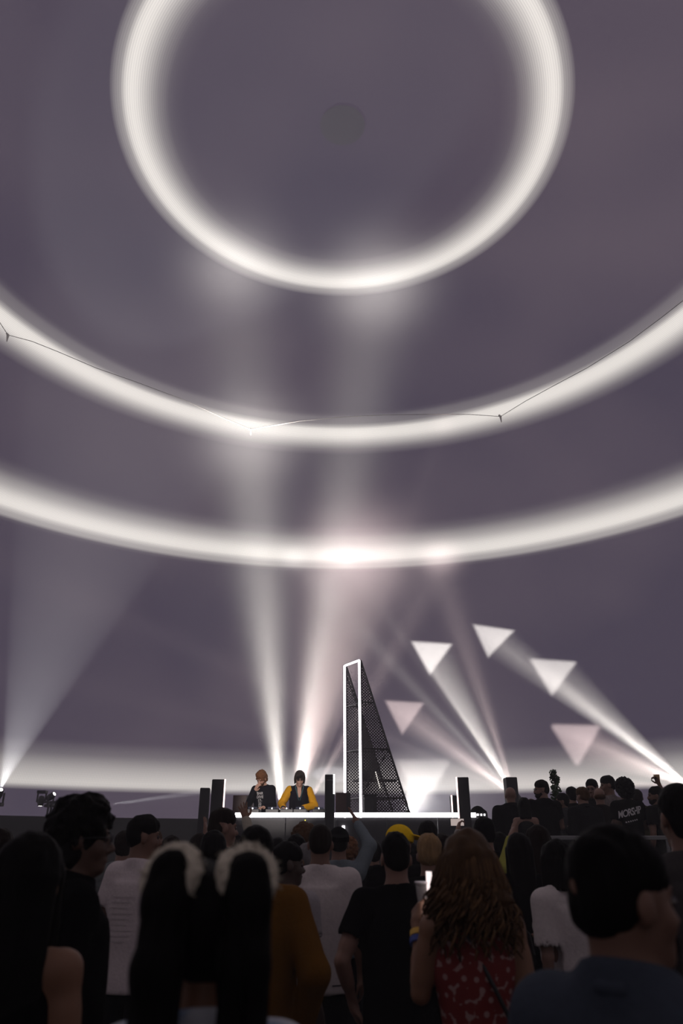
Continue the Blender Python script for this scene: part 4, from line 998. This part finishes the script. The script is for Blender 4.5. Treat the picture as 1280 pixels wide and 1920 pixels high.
# ---- middle of the crowd
m1 = P(272, 1526, 5.2, 'man in white shirt with short black hair, face turned right, at left', extra=.02, hair='crop', hairc='black', skin='tan', face=True, top='tee', topc=(.60, .52, .52), rz=-.45, hy=-.75, arms=('down', 'down'), detail=1)
project(m1, [strip(-.08, .08-.030*i, .08-.015*(i % 3), .086-.030*i) for i in range(9)], A3(0, -.5, 1.22)*m1['sc'], (1, 0, 0), (0, 0, 1), (0, 1, 0), mat('print_faint', (.52, .455, .455), .8), 'shirt_print', .003)
m2 = P(482, 1548, 3.8, 'man with black hair in mustard brown jacket, back turned', hair='short', hairc='black', skin='brown', top='jacket', topc=(.13, .055, .007), wide=1.12, rz=-.1, arms=('pocket', 'down'), hem=.72, h=.013)
m3 = P(601, 1545, 5.3, 'man with buzzed head in white shirt, back turned, centre of the crowd', extra=.004, hair='buzz', hairc='dark', skin='tan', top='tee', topc=(.60, .53, .51), wide=1.14, rz=-.05, arms=('down', 'front'), h=.013)
project(m3, [strip(.09, -.40, .15, -.392)], A3(0, -.5, 1.25)*m3['sc'], (1, 0, 0), (0, 0, 1), (0, 1, 0), printk, 'shirt_print', .003)
P(741, 1559, 4.3, 'man in black shirt with thick black hair, back turned, below the yellow cap', extra=.02, hair='crop', hairc='black', skin='light', top='tee', topc=(.008, .008, .009), wide=1.1, rz=.02, arms=('down', 'pocket'), h=.013)
P(746, 1545, 6.0, 'person in bright yellow cap with the peak turned right', extra=.02, hair='buzz', hairc='dark', cap_c=(.95, .56, .012), capturn=-.9, skin='light', top='tee', topc=(.012, .012, .012), rz=-.2, hy=-.3, hp=.15, arms=('half', 'down'))
P(803, 1563, 5.15, 'person with short blond hair in front of the yellow cap', extra=.015, hair='crop', hairc='blond', skin='light', top='tee', topc=(.02, .02, .02), rz=-.1)
P(800, 1538, 7.3, 'black-haired head against the booth above the blond head', extra=.015, hair='short', hairc='black', skin='tan', top='tee', topc=(.02, .02, .02))
den = P(635, 1550, 6.9, 'person in grey denim shirt and dark cap with right arm raised', extra=.02, hair='buzz', hairc='black', cap_c=(.012, .012, .014), capturn=PI, skin='light', top='long', topc=(.17, .20, .22), rz=.05, arms=(((.27, .06, 1.62), (.175, .17, 1.80)), 'down'), hands=('open', 'relax'), detail=1)
P(571, 1543, 7.7, 'person with round curly brown hair close to the booth', extra=.05, hair='afro', hairc='brown', skin='tan', top='tee', topc=(.02, .02, .03))
P(555, 1564, 6.5, 'black-haired head between curly hair and buzzed man', hair='short', hairc='black', skin='brown', top='tee', topc=(.02, .02, .02))
P(538, 1580, 4.75, 'dark-skinned man looking right beside the mustard jacket', hair='crop', hairc='black', skin='dark', face=True, top='tee', topc=(.32, .29, .30), rz=-.5, hy=-.7)
P(577, 1582, 5.8, 'grey-haired person looking left behind the buzzed man', hair='short', hairc='grey', skin='warm', top='tee', topc=(.05, .05, .05), rz=.5, hy=.6, H=1.63)
P(418, 1517, 6.1, 'tall dark-haired man looking right below the pinkish light strip', hair='crop', hairc='dark', skin='light', face=True, top='tee', topc=(.012, .012, .012), rz=-.4, hy=-.7)
hc_ = P(444, 1566, 7.6, 'person in cream sleeve raising an open hand at the booth', hair='short', hairc='black', skin='warm', top='long', topc=(.42, .38, .30), rz=-.1, arms=(((.13, .10, 1.69), (.045, .16, 1.91)), 'down'), hands=('open', 'relax'), palm=((0, 1, 0), None), detail=1)
P(402, 1557, 5.3, 'black-haired person in dark shirt just left of the pigtails', hair='short', hairc='black', skin='tan', top='tee', topc=(.012, .012, .012), rz=.05)
P(374, 1562, 7.3, 'person in red plaid shirt left of the tall dark-haired man', hair='short', hairc='dark', skin='light', top='long', cloth=plaid(), rz=.3, hy=.4)
pk = P(352, 1583, 8.8, 'person with raised hand against the dark wall, left of the speakers', hair='short', hairc='dark', skin='light', top='tee', topc=(.03, .02, .03), arms=(((.20, .10, 1.65), (.17, .15, 1.90)), 'down'), hands=('open', 'relax'), detail=1)
P(288, 1553, 8.1, 'pale face in profile beyond the white shirt at left', hair='short', hairc='brown', skin='light', face=True, top='tee', topc=(.05, .03, .03), rz=-.5, hy=-.6)
P(323, 1567, 6.55, 'woman with dark shoulder-length hair between white shirt and plaid shirt', fem=True, hair='bob', hlen=.22, hairc='dark', skin='tan', top='tee', topc=(.02, .02, .02))
P(236, 1557, 7.1, 'person in grey patterned shirt between glasses wearer and white shirt', hair='short', hairc='dark', skin='light', top='tee', cloth=mat('pattern_grey', (.10, .11, .11), .8, noise=.9, scale=30), rz=.1)
P(30, 1590, 7.0, 'person raising an open hand at far left below the truss tower', hair='short', hairc='dark', skin='tan', top='tee', topc=(.03, .02, .02), arms=(((.24, .12, 1.60), (.30, .20, 1.80)), 'down'), hands=('open', 'relax'), detail=1)
P(4, 1553, 4.9, 'dark-haired head cut by the left edge of the picture', hair='short', hairc='dark', skin='tan', top='tee', topc=(.10, .09, .03), rz=-.2)
lh = P(970, 1562, 5.7, 'woman with long straight black hair in black, right of the flower dress', fem=True, hair='long', hlen=.5, hairc='black', skin='light', top='tee', topc=(.006, .006, .007), h=.013, wide=.92)
yg = P(1006, 1547, 6.3, 'person in yellow-green shirt raising the left hand with a wristband', fem=True, hair='long', hlen=.3, hairc='dark', skin='light', top='long', topc=(.30, .29, .06), rz=.05, arms=('half', ((-.26, .12, 1.45), (-.165, .20, 1.66))), hands=('relax', 'open'), detail=1)
wv_ = yg['WR'][1]; ax_ = (yg['EL'][1]-wv_)/np.linalg.norm(yg['EL'][1]-wv_)
MB().tube([Vector((wv_+ax_*-.01)*yg['sc']), Vector((wv_+ax_*.012)*yg['sc'])], .030, 12).build('wristband', mat('band_orange', (.75, .25, .02), .6), yg['root'])
bb = P(1038, 1574, 4.75, 'woman with dark bobbed hair in white blouse at right', fem=True, hair='bob', hlen=.17, hairc='black', skin='light', top='blouse', topc=(.58, .52, .50), rz=.5, hem=.84, arms=('front', 'down'), h=.013)
bag = loc2world(bb, A3(-.36, -.02, 1.0))
bt = thing('shoulder_bag', bag, 'black bag at the elbow of the woman in the white blouse', 'bag')
V, Q = sdf_mesh([ecy((0, 0, -.17), (0, 0, .10), (.10, .07), (.085, .055), .04), cap((-.05, 0, .10), (.05, 0, .10), .05, k=.04)], .012, noise=(.006, (10, 10, 10), 1))
link('pouch', np_mesh('pouch', V, Q), cloth_mat((.008, .008, .009)), bt)
MB().tube([(-.07, 0, .12), (-.05, .0, .24), (0, 0, .30), (.05, 0, .24), (.07, 0, .12)], .008, 6).build('strap', mat('strap_black', (.01, .01, .01), .5), bt)
P(906, 1534, 6.95, 'dark-haired man in black shirt below the bald man', hair='crop', hairc='black', skin='light', top='tee', topc=(.009, .009, .009), rz=.15, hy=.3)
pm = P(893, 1578, 7.7, 'person in pale shirt holding up a phone before the right column speaker', hair='short', hairc='dark', skin='light', top='long', topc=(.40, .38, .36), rz=.0, arms=('down', ((-.19, .16, 1.62), (-.145, .24, 1.86))), hands=('relax', 'grip'), detail=1)
for x, y, Y, lab, kw in ((700, 1577, 8.6, 'dark head low against the booth right of the denim sleeve', dict(hairc='black')), (655, 1572, 9.4, 'person with light brown hair under the raised denim arm', dict(hair='curly', hairc='auburn')),
                         (829, 1562, 8.9, 'dark head between blond head and wavy brown hair', dict(hairc='dark')), (520, 1570, 8.2, 'dark head at the foot of the booth right of the mustard jacket', dict(hairc='black')),
                         (306, 1580, 9.6, 'far dark head left of the shoulder-length hair', dict(hairc='dark')), (150, 1575, 9.0, 'far dark head behind the tousled hair at left', dict(hairc='black')),
                         (590, 1572, 9.8, 'far head at the booth, left of the slim column speaker', dict(hairc='dark')), (935, 1560, 8.4, 'dark head left of the raised wristband hand', dict(hairc='black')),
                         (14, 1582, 9.4, 'far head near the left edge under the dark wall', dict(hairc='dark', topc=(.2, .18, .05))), (770, 1580, 9.3, 'far dark head right of the yellow cap', dict(hairc='black')), (480, 1576, 9.2, 'far dark head at the left end of the booth', dict(hairc='black'))):
    kw.setdefault('hair', 'short'); kw.setdefault('topc', (.02, .02, .022)); P(x, y, Y, lab, skin='light', H=None, h=.02, **kw)
# things held up
def held_phone(inf, i, label, screen=True, off=(0, .03, .09), rz=0.0):
    w = loc2world(inf, inf['WR'][i]+A3(*off)); t = thing('phone', w, label, 'phone', None, rz)
    MB().box((-.07, -.005, -.036), (.07, .004, .036)).build('case', mat('phone_black', (.02, .02, .02), .4), t, bevel=.003)
    if screen: MB().box((-.065, -.0068, -.032), (.065, -.0052, .032)).build('screen', mat('phone_picture', (.1, .1, .1), .2, emit=(.55, .45, .42), strength=.8), t)
    return t
held_phone(pm, 1, 'phone held sideways before the right column speaker')
cw = loc2world(cupman, cupman['WR'][0]+A3(.03, .045, .085)); t = thing('drink_cup', cw-Vector((0, 0, .05)), 'small yellowish cup raised at the right edge', 'cup')
cm = mat('cup_yellow', (.55, .38, .16), .4)
MB().lathe([(.032, 0), (.034, .002), (.042, .10), (.039, .10), (.031, .004)], 20, cap=False).build('wall', cm, t); MB().lathe([(.031, 0), (.031, .004)], 20).build('bottom', cm, t)
#print('PEOPLE', NPEOPLE, 'tris', sum(sum(len(p.vertices)-2 for p in o.data.polygons) for o in bpy.data.objects if o.type == 'MESH'))
